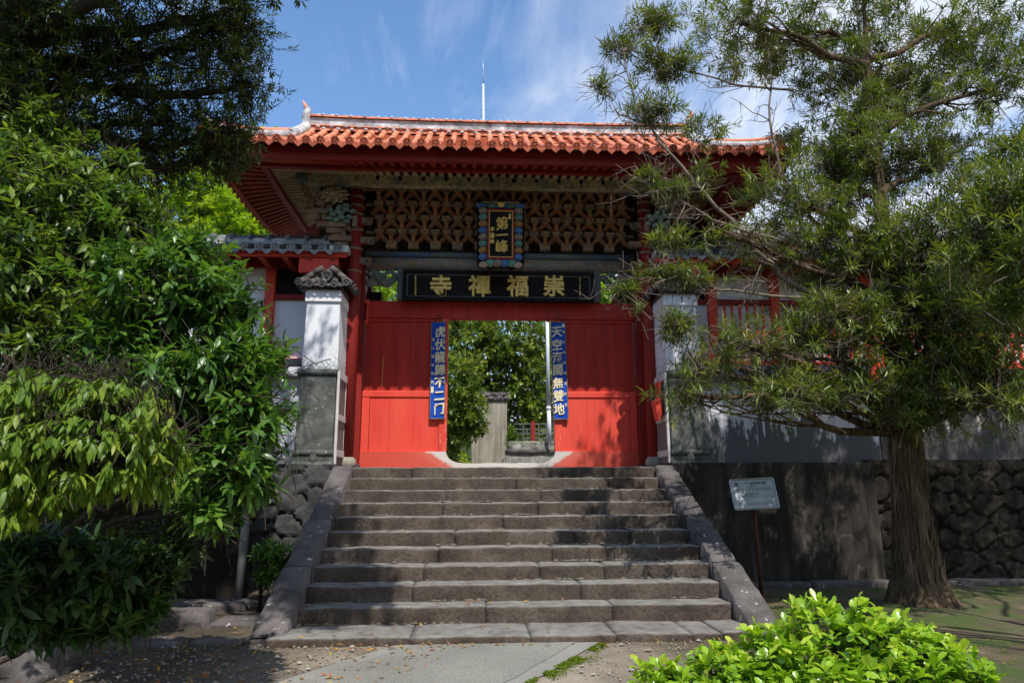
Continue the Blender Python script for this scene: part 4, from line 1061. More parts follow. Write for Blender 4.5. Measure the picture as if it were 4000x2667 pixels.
# ================================================================== CORRIDORS either side
def corridor(s, label, x0, x1, deep, posts, win):
    t = thing('side_corridor', label, 'building', (s*(x0+x1)/2, 12.65, ZP))
    def bx(b, a, c, *r): b.box(min(s*a,s*c), max(s*a,s*c), *r)
    y = 12.62
    ze, tl = 5.74, deep; rise = .36 if s < 0 else .52
    tiles_, e_, pn = MB(), MB(), MB()
    sv = [s*(x0+.14+.28*i) for i in range(int((x1-x0)/.28))]
    if s < 0: sv = list(reversed(sv))
    P = lambda q,u: Vector((q, 11.88+u, ze+u*rise+.03*u*u))
    tile_rows(tiles_, e_, pn, P, sv, lambda q: tl, .062, .28, .28)
    P2 = lambda q,u: Vector((q, 11.88+2*tl-u, ze+u*rise+.03*u*u))
    tile_rows(tiles_, None, None, P2, sv[::2], lambda q: tl, .09, .6, .56)
    r_ = tiles_.build('roof', MT['greytile'], t); e_.build('eave_end_tiles', MT['silver'], r_); pn.build('eave_pendant_tiles', MT['silver'], r_)
    zr = ze+tl*rise+.03*tl*tl; yr = 11.88+tl
    b = MB(); bx(b, x0+.1, x1, yr-.10, yr+.10, zr-.06, zr+.12); b.build('ridge_band', MT['mortar'], r_)
    b = MB(); b.tube([(s*(x0+.1),yr,zr+.13),(s*x1,yr,zr+.13)], .075, 10)
    for i in range(int((x1-x0)/.36)): b.blob((s*(x0+.2+.36*i),yr-.03,zr+.14), .085,.10,.09, 10, 6)
    b.build('ridge_tiles', MT['greytile'], r_)
    b = MB(); vs = []
    b.add([(s*x0,11.95,ze-.06),(s*x1,11.95,ze-.06),(s*x1,yr,zr-.08),(s*x0,yr,zr-.08),(s*x0,2*yr-11.95,ze-.06),(s*x1,2*yr-11.95,ze-.06)], [(0,1,2,3),(3,2,5,4)]); b.build('roof_boards', MT['darkred'], r_)
    b = MB(); bx(b, x0-.04, x0+.30, 11.86, 12.1, ze-.06, ze+.06); b.build('verge_mortar', MT['mortar'], r_, .01)
    b = MB(); bx(b, x0, x1, 11.93, 11.98, ze-.14, ze-.02); b.build('eave_board', MT['red'], t)
    b = MB()
    for i in range(int((x1-x0)/.42)): bx(b, x0+.2+.42*i, x0+.30+.42*i, 11.95, 12.7, ze-.20, ze-.10)
    b.build('rafters', MT['raftered'], t)
    b = MB(); bx(b, x0+.15, x0+.85, 11.96, 12.05, ze-.42, ze-.15); b.build('bargeboard', MT['red'], t, .008)
    b = MB(); bx(b, x0, x1, y-.06, y+.12, 5.60, 5.82); b.build('wall_plate', MT['darkred'], t, .01)
    b = MB(); bx(b, x0+.05, x1, y-.03, y+.1, 3.74, 3.86); b.build('sill', MT['red'], t, .008)
    b = MB(); bx(b, x0+.05, (posts[0] if s < 0 else x1), y-.02, y+.1, 4.98, 5.08); b.build('rail', MT['darkred'], t, .008)
    b = MB()
    for a in posts: 
        b = MB(); bx(b, a-.09, a+.09, y-.05, y+.12, 1.9, 5.60); b.build('post', MT['red'], t, .01)
    edges = [x0+.05] + posts + [x1]
    for i in range(len(edges)-1):
        a, c = edges[i]+(.09 if i else 0), edges[i+1]-(.09 if i+1 < len(edges)-1 else 0)
        b = MB(); bx(b, a, c, y+.05, y+.08, 5.08, 5.60)
        b.build('upper_panel', MT['dark'] if i == 0 else MT['plaster'], t)  # first bay: near-black panel stands in for a dark opening
        if i in win:
            b = MB(); bx(b, a, c, y+.07, y+.09, 3.86, 4.98); wb = b.build('window', MT['plaster'], t)
            k = int((c-a)/.15); bb = MB()
            for j in range(1, k): xx = a+(c-a)*j/k; bx(bb, xx-.018, xx+.018, y-.0, y+.04, 3.86, 4.98)
            bx(bb, a, c, y+.0, y+.045, 4.40, 4.44); bb.build('lattice', MT['red'], wb)
        else:
            b = MB(); bx(b, a, c, y+.045, y+.075, 3.86, 5.08 if s < 0 and i else 4.98); b.build('lower_panel', MT['plaster'], t)
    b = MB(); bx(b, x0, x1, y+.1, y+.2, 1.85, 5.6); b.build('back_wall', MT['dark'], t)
    b = MB(); bx(b, x0+.05, x1, y+.0, y+.1, 1.85, 3.74); b.build('base_wall', MT['dirtyplaster'], t)
corridor(-1, 'white walled side corridor with red posts and low grey tiled roof, left of the gate', 2.84, 10.5, .95, [4.36,6.3,8.3], (2,3))
corridor(1, 'white walled corridor with red lattice windows behind the tree, right of the gate', 2.84, 12.5, 2.3, [4.10,5.35,7.2,9.2,11.0], (1,2,3,4,5))

# ================================================================== INFORMATION SIGN
sg = thing('information_sign', 'steel framed white information board on a thin rusty post', 'sign', (3.55, 10.0, 0))
b = MB(); b.tube([(3.60,10.03,-.1),(3.57,10.02,1.3)], .028, 10); b.build('post', MT['rust'], sg)
rot = Matrix.Rotation(math.radians(-2.2),3,'Y') @ Matrix.Rotation(math.radians(-14),3,'X')
sb2 = Vector((3.575, 9.975, 1.42))
def tr(me_or_mb):
    me_or_mb.v = [tuple(sb2 + rot @ Vector(p)) for p in me_or_mb.v]; return me_or_mb
SW, SH = .655, .44
b = MB(); b.prism(rr(SW, SH, .03), -.0, .03); tr(b).build('panel_back', MT['metal'], sg)
b = MB(); pts = [(x,-.005,z) for x,z in rr(SW, SH, .03)]; b.tube(pts+[pts[0],pts[1]], .010, 8, False); tr(b).build('frame', MT['metal'], sg)
b = MB(); b.prism(rr(SW-.035, SH-.035, .012), -.006, .0); tr(b).build('face', MT['signface'], sg)
b = MB()
def dash(x0, x1, z, h):
    x = x0
    while x < x1:
        w = R.uniform(.006,.03); b.add([(x,-.0085,z-h/2),(min(x+w,x1),-.0085,z-h/2),(min(x+w,x1),-.0085,z+h/2),(x,-.0085,z+h/2)], [(0,1,2,3)]); x += w+R.uniform(.003,.008)
for z, x0, x1 in ((.082,-.25,.26),(.066,-.25,.25),(.050,-.25,.26),(.036,-.25,-.13),(.012,-.25,.10),(-.003,-.25,.06),(-.018,-.25,.06),(-.033,-.25,-.02),(-.048,-.25,.06),(-.046,.17,.28),(-.064,.22,.28),(-.082,-.21,-.06),(-.13,-.25,.22),(-.145,-.25,.25),(-.16,-.25,.15)): dash(x0, x1, z, .0055 if z > -.06 else .004)
for z, x0, x1 in ((.122,-.06,.06),(.110,-.06,.04),(.100,-.06,.03)): dash(x0, x1, z, .004)
tr(b).build('small_print', MT['ink'], sg)
b = MB()
for i in range(3):
    z = .165-.022*i
    for s in (-1,1):
        pts = [(-.235+s*.030*q, -.009, z+.010*q*q-.002) for q in (0,.35,.7,1)]
        b.tube(pts, [.0055,.0052,.0045,.003], 6)
b.tube([(-.235,-.009,.115),(-.235,-.009,.158)], .003, 6); tr(b).build('emblem', MT['ink'], sg)
x = -.10
for ch, w, s_ in (('国',.04,.022),('宝',.045,.022),('崇',.036,.034),('福',.036,.034),('寺',.036,.034),('第',.036,.034),('一',.036,.030),('峰',.036,.034),('門',.036,.034)):
    me = glyphs(ch, s_, .0006, .0008)
    for v in me.vertices: v.co = rot @ (v.co + Vector((x, -.009, .155)))
    put(me, 'title_character', MT['ink'], sg, sb2 - OFF[sg]); x += w

# ================================================================== SMALL THINGS AT THE LEFT OF THE STAIRS
b = MB(); b.tube([(-3.60,9.70,-.05),(-3.58,9.69,.7),(-3.57,9.68,1.45)], [.062,.058,.055], 8)
tag(b.build('weathered_post', MT['greywood']), 'grey weathered post standing beside the dark recess left of the stairs', 'post')
nb = thing('dark_opening', 'black boards standing in for the dark opening behind the grey post', 'dark_opening', (-4.9, 10.2, 0))
b = MB(); b.box(-6.4,-3.66,10.15,10.22,0,1.25); b.build('boards', MT['dark'], nb)  # near-black sheet painting the darkness of the opening
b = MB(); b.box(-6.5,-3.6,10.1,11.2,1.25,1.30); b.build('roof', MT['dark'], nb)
b = MB(); b.box(-4.86,-4.83,10.11,10.15,0,1.25); b.build('edge_strip', MT['greywood'], nb)
def stone(label, x0, x1, y0, y1, z1, seed, mat='cheek', amp=.03, name='stone_block', cat='stone'):
    b = MB(); rough_block(b, x0, x1, y0, y1, -.1, z1, seed, amp, .06, .05, .03); tag(b.build(name, MT[mat]), label, cat)
stone('long low stone kerb below the dark recess', -5.9, -3.42, 9.35, 9.75, .10, 301, name='stone_kerb', cat='kerb')
stone('squared stone block in the shade below the recess, left of the stairs', -4.45, -3.55, 8.35, 8.75, .16, 302)
stone('thin flat slab between the stone block and the stair kerb', -3.5, -2.95, 8.35, 8.75, .06, 303, name='stone_slab')
stone('pale flat stepping stone on leaf litter nearest the stair foot', -3.35, -2.85, 7.45, 7.62, .05, 304, name='stepping_stone')
stone('dark flat stepping stone beside the pale one', -4.5, -3.45, 7.4, 7.75, .035, 305, name='stepping_stone')
b = MB(); b.blob((-4.35,6.45,.06), .42,.34,.24, 26, 16, .45, 5); tag(b.build('boulder', MT['cheek']), 'rounded grey boulder at the lower left under dark leaves', 'boulder')
b = MB(); b.blob((-5.1,8.9,.12), .28,.25,.3, 18, 12, .4, 9); tag(b.build('boulder', MT['cheek']), 'upright lichened boulder half hidden among the shrubs at left', 'boulder')

# ================================================================== COURTYARD SEEN THROUGH THE DOORWAY
def C2(px, py, Y): p = at(px, py, Y); return p.x, p.z
st = thing('stone_stele', 'tall pale stone stele with carved dragon top seen through the doorway', 'stele', (at(1910,1800,21).x, 21, ZP))
xl, _ = C2(1842,1700,21); xr, _ = C2(1981,1700,21); _, zt = C2(1950,1563,21); _, zt2 = C2(1950,1531,21)
b = MB(); b.box(xl, xr, 21, 21.25, ZP-.1, zt); b.build('shaft', MT['stele'], st, .02)
b = MB(); b.box(xl-.02, xr+.03, 20.94, 21.3, zt, zt2)
for i in range(9): b.blob((xl+.1+(xr-xl-.1)*i/8, 20.94, zt+(zt2-zt)*(.3+.4*(i%2))), .10,.05,.05, 9, 5, .6, i)
b.build('carved_top', MT['cheek'], st, .02)
cw = thing('courtyard_wall', 'low mossy white wall with ledge of stones behind the doorway at right', 'wall', (1.3, 19.6, ZP))
x0, _ = C2(1975,1760,19.6); x1 = x0+4.5; _, z1 = C2(2080,1758,19.6); _, z2 = C2(2080,1722,19.6)
b = MB(); b.box(x0, x1, 19.6, 20.0, ZP-.1, z1-.05); b.build('wall_face', MT['mossrock'], cw)
b = MB(); rough_block(b, x0, x1, 19.52, 20.0, z1-.05, z1+.03, 401, .02); b.build('ledge', MT['cheek'], cw)
b = MB(); rough_block(b, x0+.1, x1, 19.65, 20.2, z1+.03, z2, 402, .04); b.build('stone_course', MT['mossrock'], cw)
xp, _ = C2(2147,1500,19.4); _, zpt = C2(2137,1235,19.4)
dp = thing('drainpipe', 'white drainpipe standing upright just inside the right edge of the doorway', 'pipe', (xp, 19.4, z2))
b = MB(); b.tube([(at(2147,1715,19.4).x,19.4,z2-.05),(at(2143,1590,19.4).x,19.4,at(2143,1590,19.4).z)], .058, 12); b.tube([(at(2143,1596,19.4).x,19.4,at(2143,1596,19.4).z),(at(2137,1235,19.4).x,19.4,zpt+.6)], .05, 12); b.build('pipe', MT['whitepaint'], dp)
b = MB(); b.tube([(at(2143,1594,19.4).x,19.4,at(2143,1600,19.4).z),(at(2143,1594,19.4).x,19.4,at(2143,1588,19.4).z)], .068, 12); b.build('collar', MT['whitepaint'], dp)
lf = thing('lattice_fence', 'white lattice railing with a red post beyond the courtyard wall', 'fence', (1.7, 22, ZP))
xa, za = C2(2045,1712,22); xb, zb2 = C2(2170,1655,22)
b = MB(); xq = C2(2082,1650,22)[0]; b.box(xq-.06,xq+.06,21.95,22.1,ZP,zb2+.08); b.build('post', MT['darkred'], lf)
b = MB()
for i in range(12):
    x = xa+(xb-xa)*i/11*1.3
    b.box(x-.018,x+.018,22,22.04,za-.1,zb2) if i%2 == 0 else b.box(x-.018,x+.018,22,22.04,za+.1,zb2-.14)
for z in (za, za+.16, za+.3, zb2): b.box(xa-.3,xb+1.2,21.995,22.045,z-.018,z+.018)
b.build('lattice', MT['greywood'], lf)

# lightning rod behind the ridge
an = thing('lightning_rod', 'thin white lightning rod rising behind the roof ridge', 'mast', (at(1889,470,32).x, 32, ZP))
p0 = at(1889,560,32); p1 = at(1888,330,32); p2 = at(1887,215,32)
b = MB(); b.tube([(p0.x,32,ZP),tuple(p0),tuple(p1)], [.055,.055,.048], 10); b.build('mast', MT['whitepaint'], an)
b = MB(); b.tube([tuple(p1),tuple(p2)], [.022,.008], 8); b.build('tip', MT['metal'], an)
b = MB()
for py in (345,395,430,455): q = at(1888,py,32); b.tube([(q.x-.16,32,q.z),(q.x+.16,32,q.z+.02)], .02, 6)
b.build('clamps', MT['metal'], an)
# ================================================================== VEGETATION
def npmesh(name, V, F, mat, parent=None, var=None):
    me = bpy.data.meshes.new(name); off = OFF.get(parent, Vector((0,0,0))) if parent else Vector((0,0,0))
    V = (V - np.array(off)).astype(np.float32); n, m = len(V), len(F)
    me.vertices.add(n); me.vertices.foreach_set('co', V.ravel())
    me.loops.add(m*3); me.loops.foreach_set('vertex_index', F.astype(np.int32).ravel())
    me.polygons.add(m); me.polygons.foreach_set('loop_start', np.arange(0, m*3, 3, dtype=np.int32))
    try: me.polygons.foreach_set('loop_total', np.full(m, 3, np.int32))
    except Exception: pass
    me.update(calc_edges=True)
    if var is not None:
        a = me.attributes.new('leafvar', 'FLOAT', 'POINT'); a.data.foreach_set('value', var.astype(np.float32))
    me.materials.append(mat); o = bpy.data.objects.new(name, me); C.objects.link(o)
    if parent: o.parent = parent
    OFF[o] = off; return o
def unit(a): return a/np.maximum(np.linalg.norm(a, axis=1, keepdims=True), 1e-9)
PROF = {'narrow': [(.5,1.0)], 'broad': [(.28,.82),(.62,.86)], 'round': [(.3,.45),(.66,1.0),(.92,.62)], 'tiny': [(.5,1.0)]}
def leaves(P, D, S, ln, wd, shape, curl, fold):
    """one curved, folded blade per row"""
    Nn = unit(np.cross(S, D)); prof = PROF[shape]; n = len(prof); K = len(P)
    ts = [0]+[t for t,_ in prof]+[1]
    ln = ln[:,None]; wd = wd[:,None]; curl = curl[:,None]
    mid = [P + D*ln*t - Nn*(curl*ln*t*t) for t in ts]
    left = [P + D*ln*t - Nn*(curl*ln*t*t) + S*wd*w*.5 + Nn*wd*fold*w for t,w in prof]
    right = [P + D*ln*t - Nn*(curl*ln*t*t) - S*wd*w*.5 + Nn*wd*fold*w for t,w in prof]
    V = np.stack(mid+left+right, 1); m = V.shape[1]
    M_ = list(range(n+2)); Lf = list(range(n+2, 2*n+2)); Rg = list(range(2*n+2, 3*n+2)); f = []
    if n == 1: f = [(0,Rg[0],n+1),(0,n+1,Lf[0])]
    else:
        for side, flip in ((Lf,0),(Rg,1)):
            tri = [(0,M_[1],side[0])]
            for i in range(n-1): tri += [(M_[i+1],M_[i+2],side[i+1]),(M_[i+1],side[i+1],side[i])]
            tri.append((M_[n],n+1,side[n-1]))
            f += [t if not flip else (t[0],t[2],t[1]) for t in tri]
    F = (np.array(f)[None] + (np.arange(K)*m)[:,None,None]).reshape(-1,3)
    return V.reshape(-1,3), F, m
def lobe(px, py, Y, wpx, hpx, dep, w=1.0):
    c = at(px, py, Y); k = 1/ppm(Y, c.z); return (np.array(c), np.array((wpx*k, dep, hpx*k)), w)
def foliage(name, parent, lobes, mat, rg_, n, per, leaf, wid, shape, twig=.22, spread=60, up=.35, out=1.0, droop=0.0, shell=.55, curl=.15, fold=.12, twigmat=None, bare=0, tipbright=.0, ragged=.3, clump=0, clr=.22):
    """sprays of leaves through the volume of several lobes"""
    wts = np.array([l[2]*(l[1].prod()**(1/3))**2 for l in lobes]); wts /= wts.sum()
    idx = rg_.choice(len(lobes), n, p=wts)
    c = np.array([l[0] for l in lobes])[idx]; r = np.array([l[1] for l in lobes])[idx]
    u = unit(rg_.normal(size=(n,3))); q = (shell+(1-shell)*rg_.random(n)**.6)
    ph = rg_.random((len(lobes),3))*9
    rag = 1 + ragged*np.sin(u[:,0]*5+ph[idx,0])*np.sin(u[:,1]*6+ph[idx,1])*np.sin(u[:,2]*5+ph[idx,2])*1.6 + ragged*.4*rg_.normal(size=n)
    p = c + u*r*(q*rag)[:,None]
    if clump:                                         # gather the sprays into pads with gaps between them
        cid = rg_.integers(0, clump, n) + idx*clump; first = np.full(len(lobes)*clump, -1); 
        for i_ in range(n):
            if first[cid[i_]] < 0: first[cid[i_]] = i_
        pc = p[first[cid]]; p = pc + rg_.normal(size=(n,3))*np.array((clr,clr,clr*.55))*rg_.uniform(.5,1.3,n)[:,None]; u = unit(u[first[cid]] + .6*unit(p-pc+1e-6))
    d = unit(u*out + rg_.normal(size=(n,3))*.55 + np.array((0,0,up-droop)))
    tw = twig*rg_.uniform(.6,1.4,n)
    base = p - d*tw[:,None]
    # leaves
    a = unit(np.cross(d, rg_.normal(size=(n,3)))); bb = np.cross(d, a)
    P, D, S, V_ = [], [], [], []
    sv = rg_.random(n)
    for k in range(per):
        t = (k+.5)/per; ang = 2.4*k + rg_.uniform(-.4,.4,n)
        perp = a*np.cos(ang)[:,None] + bb*np.sin(ang)[:,None]
        sp_ = np.radians(spread*(1.15-.55*t)) * rg_.uniform(.8,1.2,n)
        dd = unit(d*np.cos(sp_)[:,None] + perp*np.sin(sp_)[:,None] + np.array((0,0,-droop*1.3)) + rg_.normal(size=(n,3))*.10)
        P.append(base + d*(tw*(.25+.75*t))[:,None]); D.append(dd); S.append(unit(np.cross(dd, perp*.5+d*.6+np.array((0,0,.5)))))
        V_.append(np.clip(.5*sv + .35*rg_.random(n) + .15*t + tipbright*(t-.5), 0, 1))
    P = np.concatenate(P); D = np.concatenate(D); S = np.concatenate(S); var = np.concatenate(V_)
    ln = leaf*np.repeat(rg_.uniform(.75,1.2,n)[None],per,0).ravel()*rg_.uniform(.5,1.25,len(P)); wd = wid*rg_.uniform(.75,1.2,len(P))
    V, F, m = leaves(P, D, S, ln, wd, shape, curl*rg_.uniform(-.3,1.6,len(P)), fold)
    o = npmesh(name, V, F, mat, parent, np.repeat(var, m))
    if shape in ('broad','round'): o.data.polygons.foreach_set('use_smooth', np.ones(len(F), bool))
    if twigmat is not None:
        nb = n+bare
        if bare:
            i2 = rg_.integers(0, n, bare); b2 = base[i2]; e2 = b2 + unit(d[i2]+rg_.normal(size=(bare,3))*.8)*rg_.uniform(.2,.6,bare)[:,None]
            A = np.concatenate([base - d*(tw*1.2)[:,None], b2]); E_ = np.concatenate([p, e2])
        else: A, E_ = base - d*(tw*1.0)[:,None], p
        w0 = np.full(len(A), .0045); ax = unit(E_-A); s1 = unit(np.cross(ax, rg_.normal(size=ax.shape))); s2 = np.cross(ax, s1)
        mid = (A+E_)/2 + rg_.normal(size=A.shape)*.02
        ringA = [A + (s1*math.cos(x)+s2*math.sin(x))*w0[:,None] for x in (0,2.1,4.2)]; ringB = [mid + (s1*math.cos(x)+s2*math.sin(x))*w0[:,None]*.7 for x in (0,2.1,4.2)]
        V = np.stack(ringA+ringB+[E_],1); f = [(0,1,4),(0,4,3),(1,2,5),(1,5,4),(2,0,3),(2,3,5),(3,4,6),(4,5,6),(5,3,6)]
        F = (np.array(f)[None]+(np.arange(len(A))*7)[:,None,None]).reshape(-1,3)
        npmesh('twigs', V.reshape(-1,3), F, twigmat, parent)
    return o
def limb(mb, a, e, r0, r1, seg=7, wob=.12, rnd=R, sag=0.0, n=7):
    a = Vector(a); e = Vector(e); ln = (e-a).length; pts = []; o1 = Vector((rnd.uniform(-1,1),rnd.uniform(-1,1),rnd.uniform(-1,1)))*9
    for i in range(seg+1):
        t = i/seg; p = a.lerp(e, t) + noise.noise_vector(o1+Vector((t*2.3,0,0)))*wob*ln*math.sin(PI*min(1,t*1.0))*1.3; p.z += sag*math.sin(PI*t); pts.append(p)
    mb.tube(pts, [r0+(r1-r0)*(i/seg)**.8 for i in range(seg+1)], n)
    return pts
def branches(mb, root, lobes, rnd, r0=.07, subs=7, thin=.02, skip=None):
    for c, r, w in lobes:
        c = Vector(c); pts = limb(mb, root(c), c, r0, thin*1.3, 9, .10, rnd)
        for k in range(subs):
            a = pts[rnd.randint(3, len(pts)-1)]; u = Vector((rnd.gauss(0,1),rnd.gauss(0,1),rnd.gauss(0,1))).normalized()
            e = c + Vector((u.x*r[0],u.y*r[1],u.z*r[2]))*rnd.uniform(.35,.7)
            q = limb(mb, a, e, thin, .005, 5, .12, rnd, 0, 5)
            for j in range(2):
                a2 = q[rnd.randint(2,4)]; mr_ = min(r)*.3; e2 = a2 + (e-a).normalized()*mr_ + Vector((rnd.gauss(0,mr_),rnd.gauss(0,mr_),rnd.gauss(0,mr_))); limb(mb, a2, e2, .008, .003, 3, .1, rnd, 0, 4)

# ---- leaf colours
LM = {}
LM['pod']   = leafmat('podocarpus_leaf', [(.1,(0.049,0.086,0.021)),(.45,(0.111,0.163,0.034)),(.75,(0.202,0.240,0.047)),(.97,(0.390,0.351,0.065))], .36, .25)
LM['dark']  = leafmat('dark_evergreen_leaf', [(.1,(0.021,0.039,0.009)),(.5,(0.052,0.083,0.015)),(.8,(0.103,0.138,0.021)),(1,(0.184,0.196,0.034))], .40, .25)
LM['broad'] = leafmat('glossy_broad_leaf', [(.1,(0.036,0.090,0.018)),(.45,(0.068,0.158,0.027)),(.75,(0.120,0.225,0.036)),(1,(0.210,0.300,0.045))], .33, .30)
LM['mid']   = leafmat('mid_green_leaf', [(.1,(0.045,0.093,0.021)),(.5,(0.093,0.165,0.030)),(.85,(0.195,0.277,0.039)),(1,(0.300,0.360,0.045))], .38, .32)
LM['lime']  = leafmat('drooping_yellow_green_leaf', [(.1,(.075,.15,.018)),(.5,(.135,.225,.024)),(.85,(.215,.29,.03)),(1,(.33,.32,.05))], .42, .35, spec=.3)
LM['shade'] = leafmat('shade_shrub_leaf', [(.1,(0.014,0.041,0.010)),(.5,(0.031,0.072,0.014)),(.85,(0.054,0.102,0.018)),(1,(0.240,0.192,0.024))], .45, .18)
LM['hedge'] = leafmat('lime_hedge_leaf', [(.1,(0.128,0.257,0.016)),(.45,(0.230,0.405,0.024)),(.75,(0.351,0.513,0.035)),(1,(0.486,0.567,0.081))], .26, .32, spec=.6)
LM['bright']= leafmat('bright_far_leaf', [(.1,(.12,.22,.012)),(.5,(.22,.34,.018)),(.9,(.34,.42,.03))], .5, .4)
LM['court'] = leafmat('courtyard_leaf', [(.1,(0.039,0.078,0.016)),(.4,(0.098,0.163,0.023)),(.75,(0.208,0.260,0.034)),(.95,(0.390,0.377,0.065))], .33, .3)

def tree(name, label, cat, loc, group=None): return thing(name, label, cat, loc, group)
g_ = np.random.default_rng(11)

MT['strip'] = wmat('peeling_bark', [(.3,(.05,.032,.02)),(.5,(.13,.088,.055)),(.7,(.26,.185,.12))], 5, .95, (1,1,.2), .5, 40, .01, .1)
# ---- the podocarpus at the right
tb = tree('podocarpus_tree', 'tall podocarpus with fibrous brown trunk and narrow leaves spreading over the right half', 'tree', (5.05, 8.75, 0))
b = MB(); axis = []
def tc_(px, py): p = at(px, py, 8.75); return (p.x, 8.75, p.z)
tp = [(tc_(3608,2400)[0],8.75,-.1), tc_(3596,2330), tc_(3577,2200), tc_(3556,2000), tc_(3534,1700), tc_(3520,1450), tc_(3480,1150), tc_(3440,800), tc_(3400,400), tc_(3370,-50)]
tr_ = [.46,.36,.265,.215,.195,.185,.14,.085,.05,.02]
n = 40; vs = []; ring_n = 60
def lerpT(t):
    k = min(len(tp)-2, int(t)); f = t-k
    return Vector(tp[k]).lerp(Vector(tp[k+1]), f), tr_[k]+(tr_[k+1]-tr_[k])*f
for j in range(ring_n+1):
    t = (j/ring_n)**1.4*(len(tp)-1-1e-6); p, r_ = lerpT(t)
    for k in range(n):
        a = 2*PI*k/n; dv = Vector((math.cos(a),math.sin(a),0))
        fl = 1 + .10*noise.noise(Vector((dv.x*2.2,dv.y*2.2,p.z*.25))) + .07*noise.noise(Vector((dv.x*6,dv.y*6,p.z*.5))) + .05*noise.noise(Vector((dv.x*13,dv.y*13,p.z*1.1)))
        if p.z < .5: fl += (.5-p.z)*.9*max(0,noise.noise(Vector((dv.x*1.9+4,dv.y*1.9,3)))) + (.25-min(.25,p.z))*.9*max(0,dv.x*.9-dv.y*.3-.2)
        vs.append(p + dv*r_*fl)
b.add(vs, [(j*n+k, j*n+(k+1)%n, (j+1)*n+(k+1)%n, (j+1)*n+k) for j in range(ring_n) for k in range(n)], True)
b.build('trunk', MT['bark'], tb)
rs = random.Random(21); b = MB()
for i in range(620):
    t = rs.random()**.8*4.6; p, r_ = lerpT(t); a = rs.uniform(PI*.95, PI*2.05); dv = Vector((math.cos(a),math.sin(a),0)); sd = Vector((-math.sin(a),math.cos(a),0))
    rr0 = r_*(1.06 + .10*noise.noise(Vector((dv.x*2.2,dv.y*2.2,p.z*.25))) + .07*noise.noise(Vector((dv.x*6,dv.y*6,p.z*.5))))
    if p.z < .5: rr0 += r_*((.5-p.z)*.9*max(0,noise.noise(Vector((dv.x*1.9+4,dv.y*1.9,3)))) + (.25-min(.25,p.z))*.9*max(0,dv.x*.9-dv.y*.3-.2))
    if p.z < .42: continue
    ln = rs.uniform(.08,.42); w_ = rs.uniform(.006,.018); n_ = 5; vs = []; k0 = rs.uniform(-.02,.02); lift_ = rs.uniform(0,.022)
    for j in range(n_+1):
        q = j/n_; z = p.z + ln*(q-.5); pq_, rq = lerpT(max(0,min(8.9,t + (q-.5)*.4)))
        c_ = Vector((p.x+(pq_.x-p.x)*.5, p.y, z)) + dv*(rr0 + .004 + lift_*(2*q-1)**2) + sd*k0*q
        ww = w_*(1-abs(2*q-1)**2*.8); vs += [c_-sd*ww, c_+sd*ww]
    b.add(vs, [(2*j,2*j+1,2*j+3,2*j+2) for j in range(n_)])
b.build('bark_strips', MT['strip'], tb)
PL = [lobe(3150,120,9.2,420,190,1.3), lobe(3420,420,9.5,420,260,1.3), lobe(2900,90,8.8,220,110,.7,.7), lobe(3720,120,9,320,170,1.1), lobe(3250,700,9.3,330,220,1.2),
      lobe(3620,640,9,380,160,1.1), lobe(3080,760,8.6,200,140,.9,.7), lobe(3300,950,8.7,380,180,1.1), lobe(3700,930,7.9,330,240,1.0,1.1), lobe(3880,1180,7.0,210,260,.7,1.5), lobe(3760,1350,7.6,240,160,.7,1.3), lobe(3450,1000,8.2,300,200,.9,1.2), lobe(3900,330,8.5,200,200,.8,.8), lobe(3900,1520,7.2,220,150,.6,1.6), lobe(3750,1180,7.8,280,200,.8,1.4), lobe(3640,1600,7.9,180,70,.5,1.2), lobe(2680,1540,7.8,90,60,.3,.9), lobe(3330,560,9,200,180,1,1.0), lobe(3450,250,9.3,300,220,1.0,1.0), lobe(3950,800,7.4,160,300,.6,1.2), lobe(3250,1180,8.0,170,80,.5,.7),
      lobe(3500,1220,8.3,330,200,1.0,1.1), lobe(3180,1330,8.3,320,150,.9,1.2), lobe(2850,1340,7.9,200,95,.6,1.1), lobe(2760,1440,7.7,140,90,.5,1.1), lobe(3020,1530,7.9,290,105,.7,1.3),
      lobe(3340,1530,8.2,250,120,.7,1.2), lobe(3620,1480,8.0,230,150,.8,1.0), lobe(3840,1500,7.6,180,130,.6), lobe(2960,960,8.3,240,70,.6,.5), lobe(2820,900,8.0,110,50,.4,.5)]
PS = [lobe(2560,80,8.5,130,60,.4), lobe(2450,180,8.4,110,50,.3,.7), lobe(2620,250,8.5,150,70,.4), lobe(2340,330,8.2,50,60,.2,.8), lobe(2560,430,8.2,140,70,.4,.8), lobe(2740,500,8.3,130,70,.4,.5),
      lobe(2530,690,7.9,60,28,.2,1.6), lobe(2640,740,7.9,120,30,.25,1.4), lobe(2620,940,7.8,120,50,.3,.9), lobe(2570,1065,7.6,130,30,.25,1.3), lobe(2440,1130,7.5,55,22,.2,1.5), lobe(2480,1190,7.5,40,18,.15,1.2), lobe(2700,1080,7.7,120,45,.3,.9),
      lobe(2640,1270,7.6,70,70,.25,1.3), lobe(2740,660,8.2,90,40,.3,.4), lobe(2380,180,8.4,60,30,.2,.6)]
rnd = random.Random(5)
def rootP(c):
    t = max(2.2, min(9.2, c.z-.5 - .12*abs(c.x-5))); k = 0
    while k < len(tp)-2 and tp[k+1][2] < t: k += 1
    f = (t-tp[k][2])/(tp[k+1][2]-tp[k][2]); return Vector(tp[k]).lerp(Vector(tp[k+1]), f)
b = MB(); branches(b, rootP, PL, rnd, .065, 8, .018); b.build('branches', MT['bark'], tb)
b = MB()
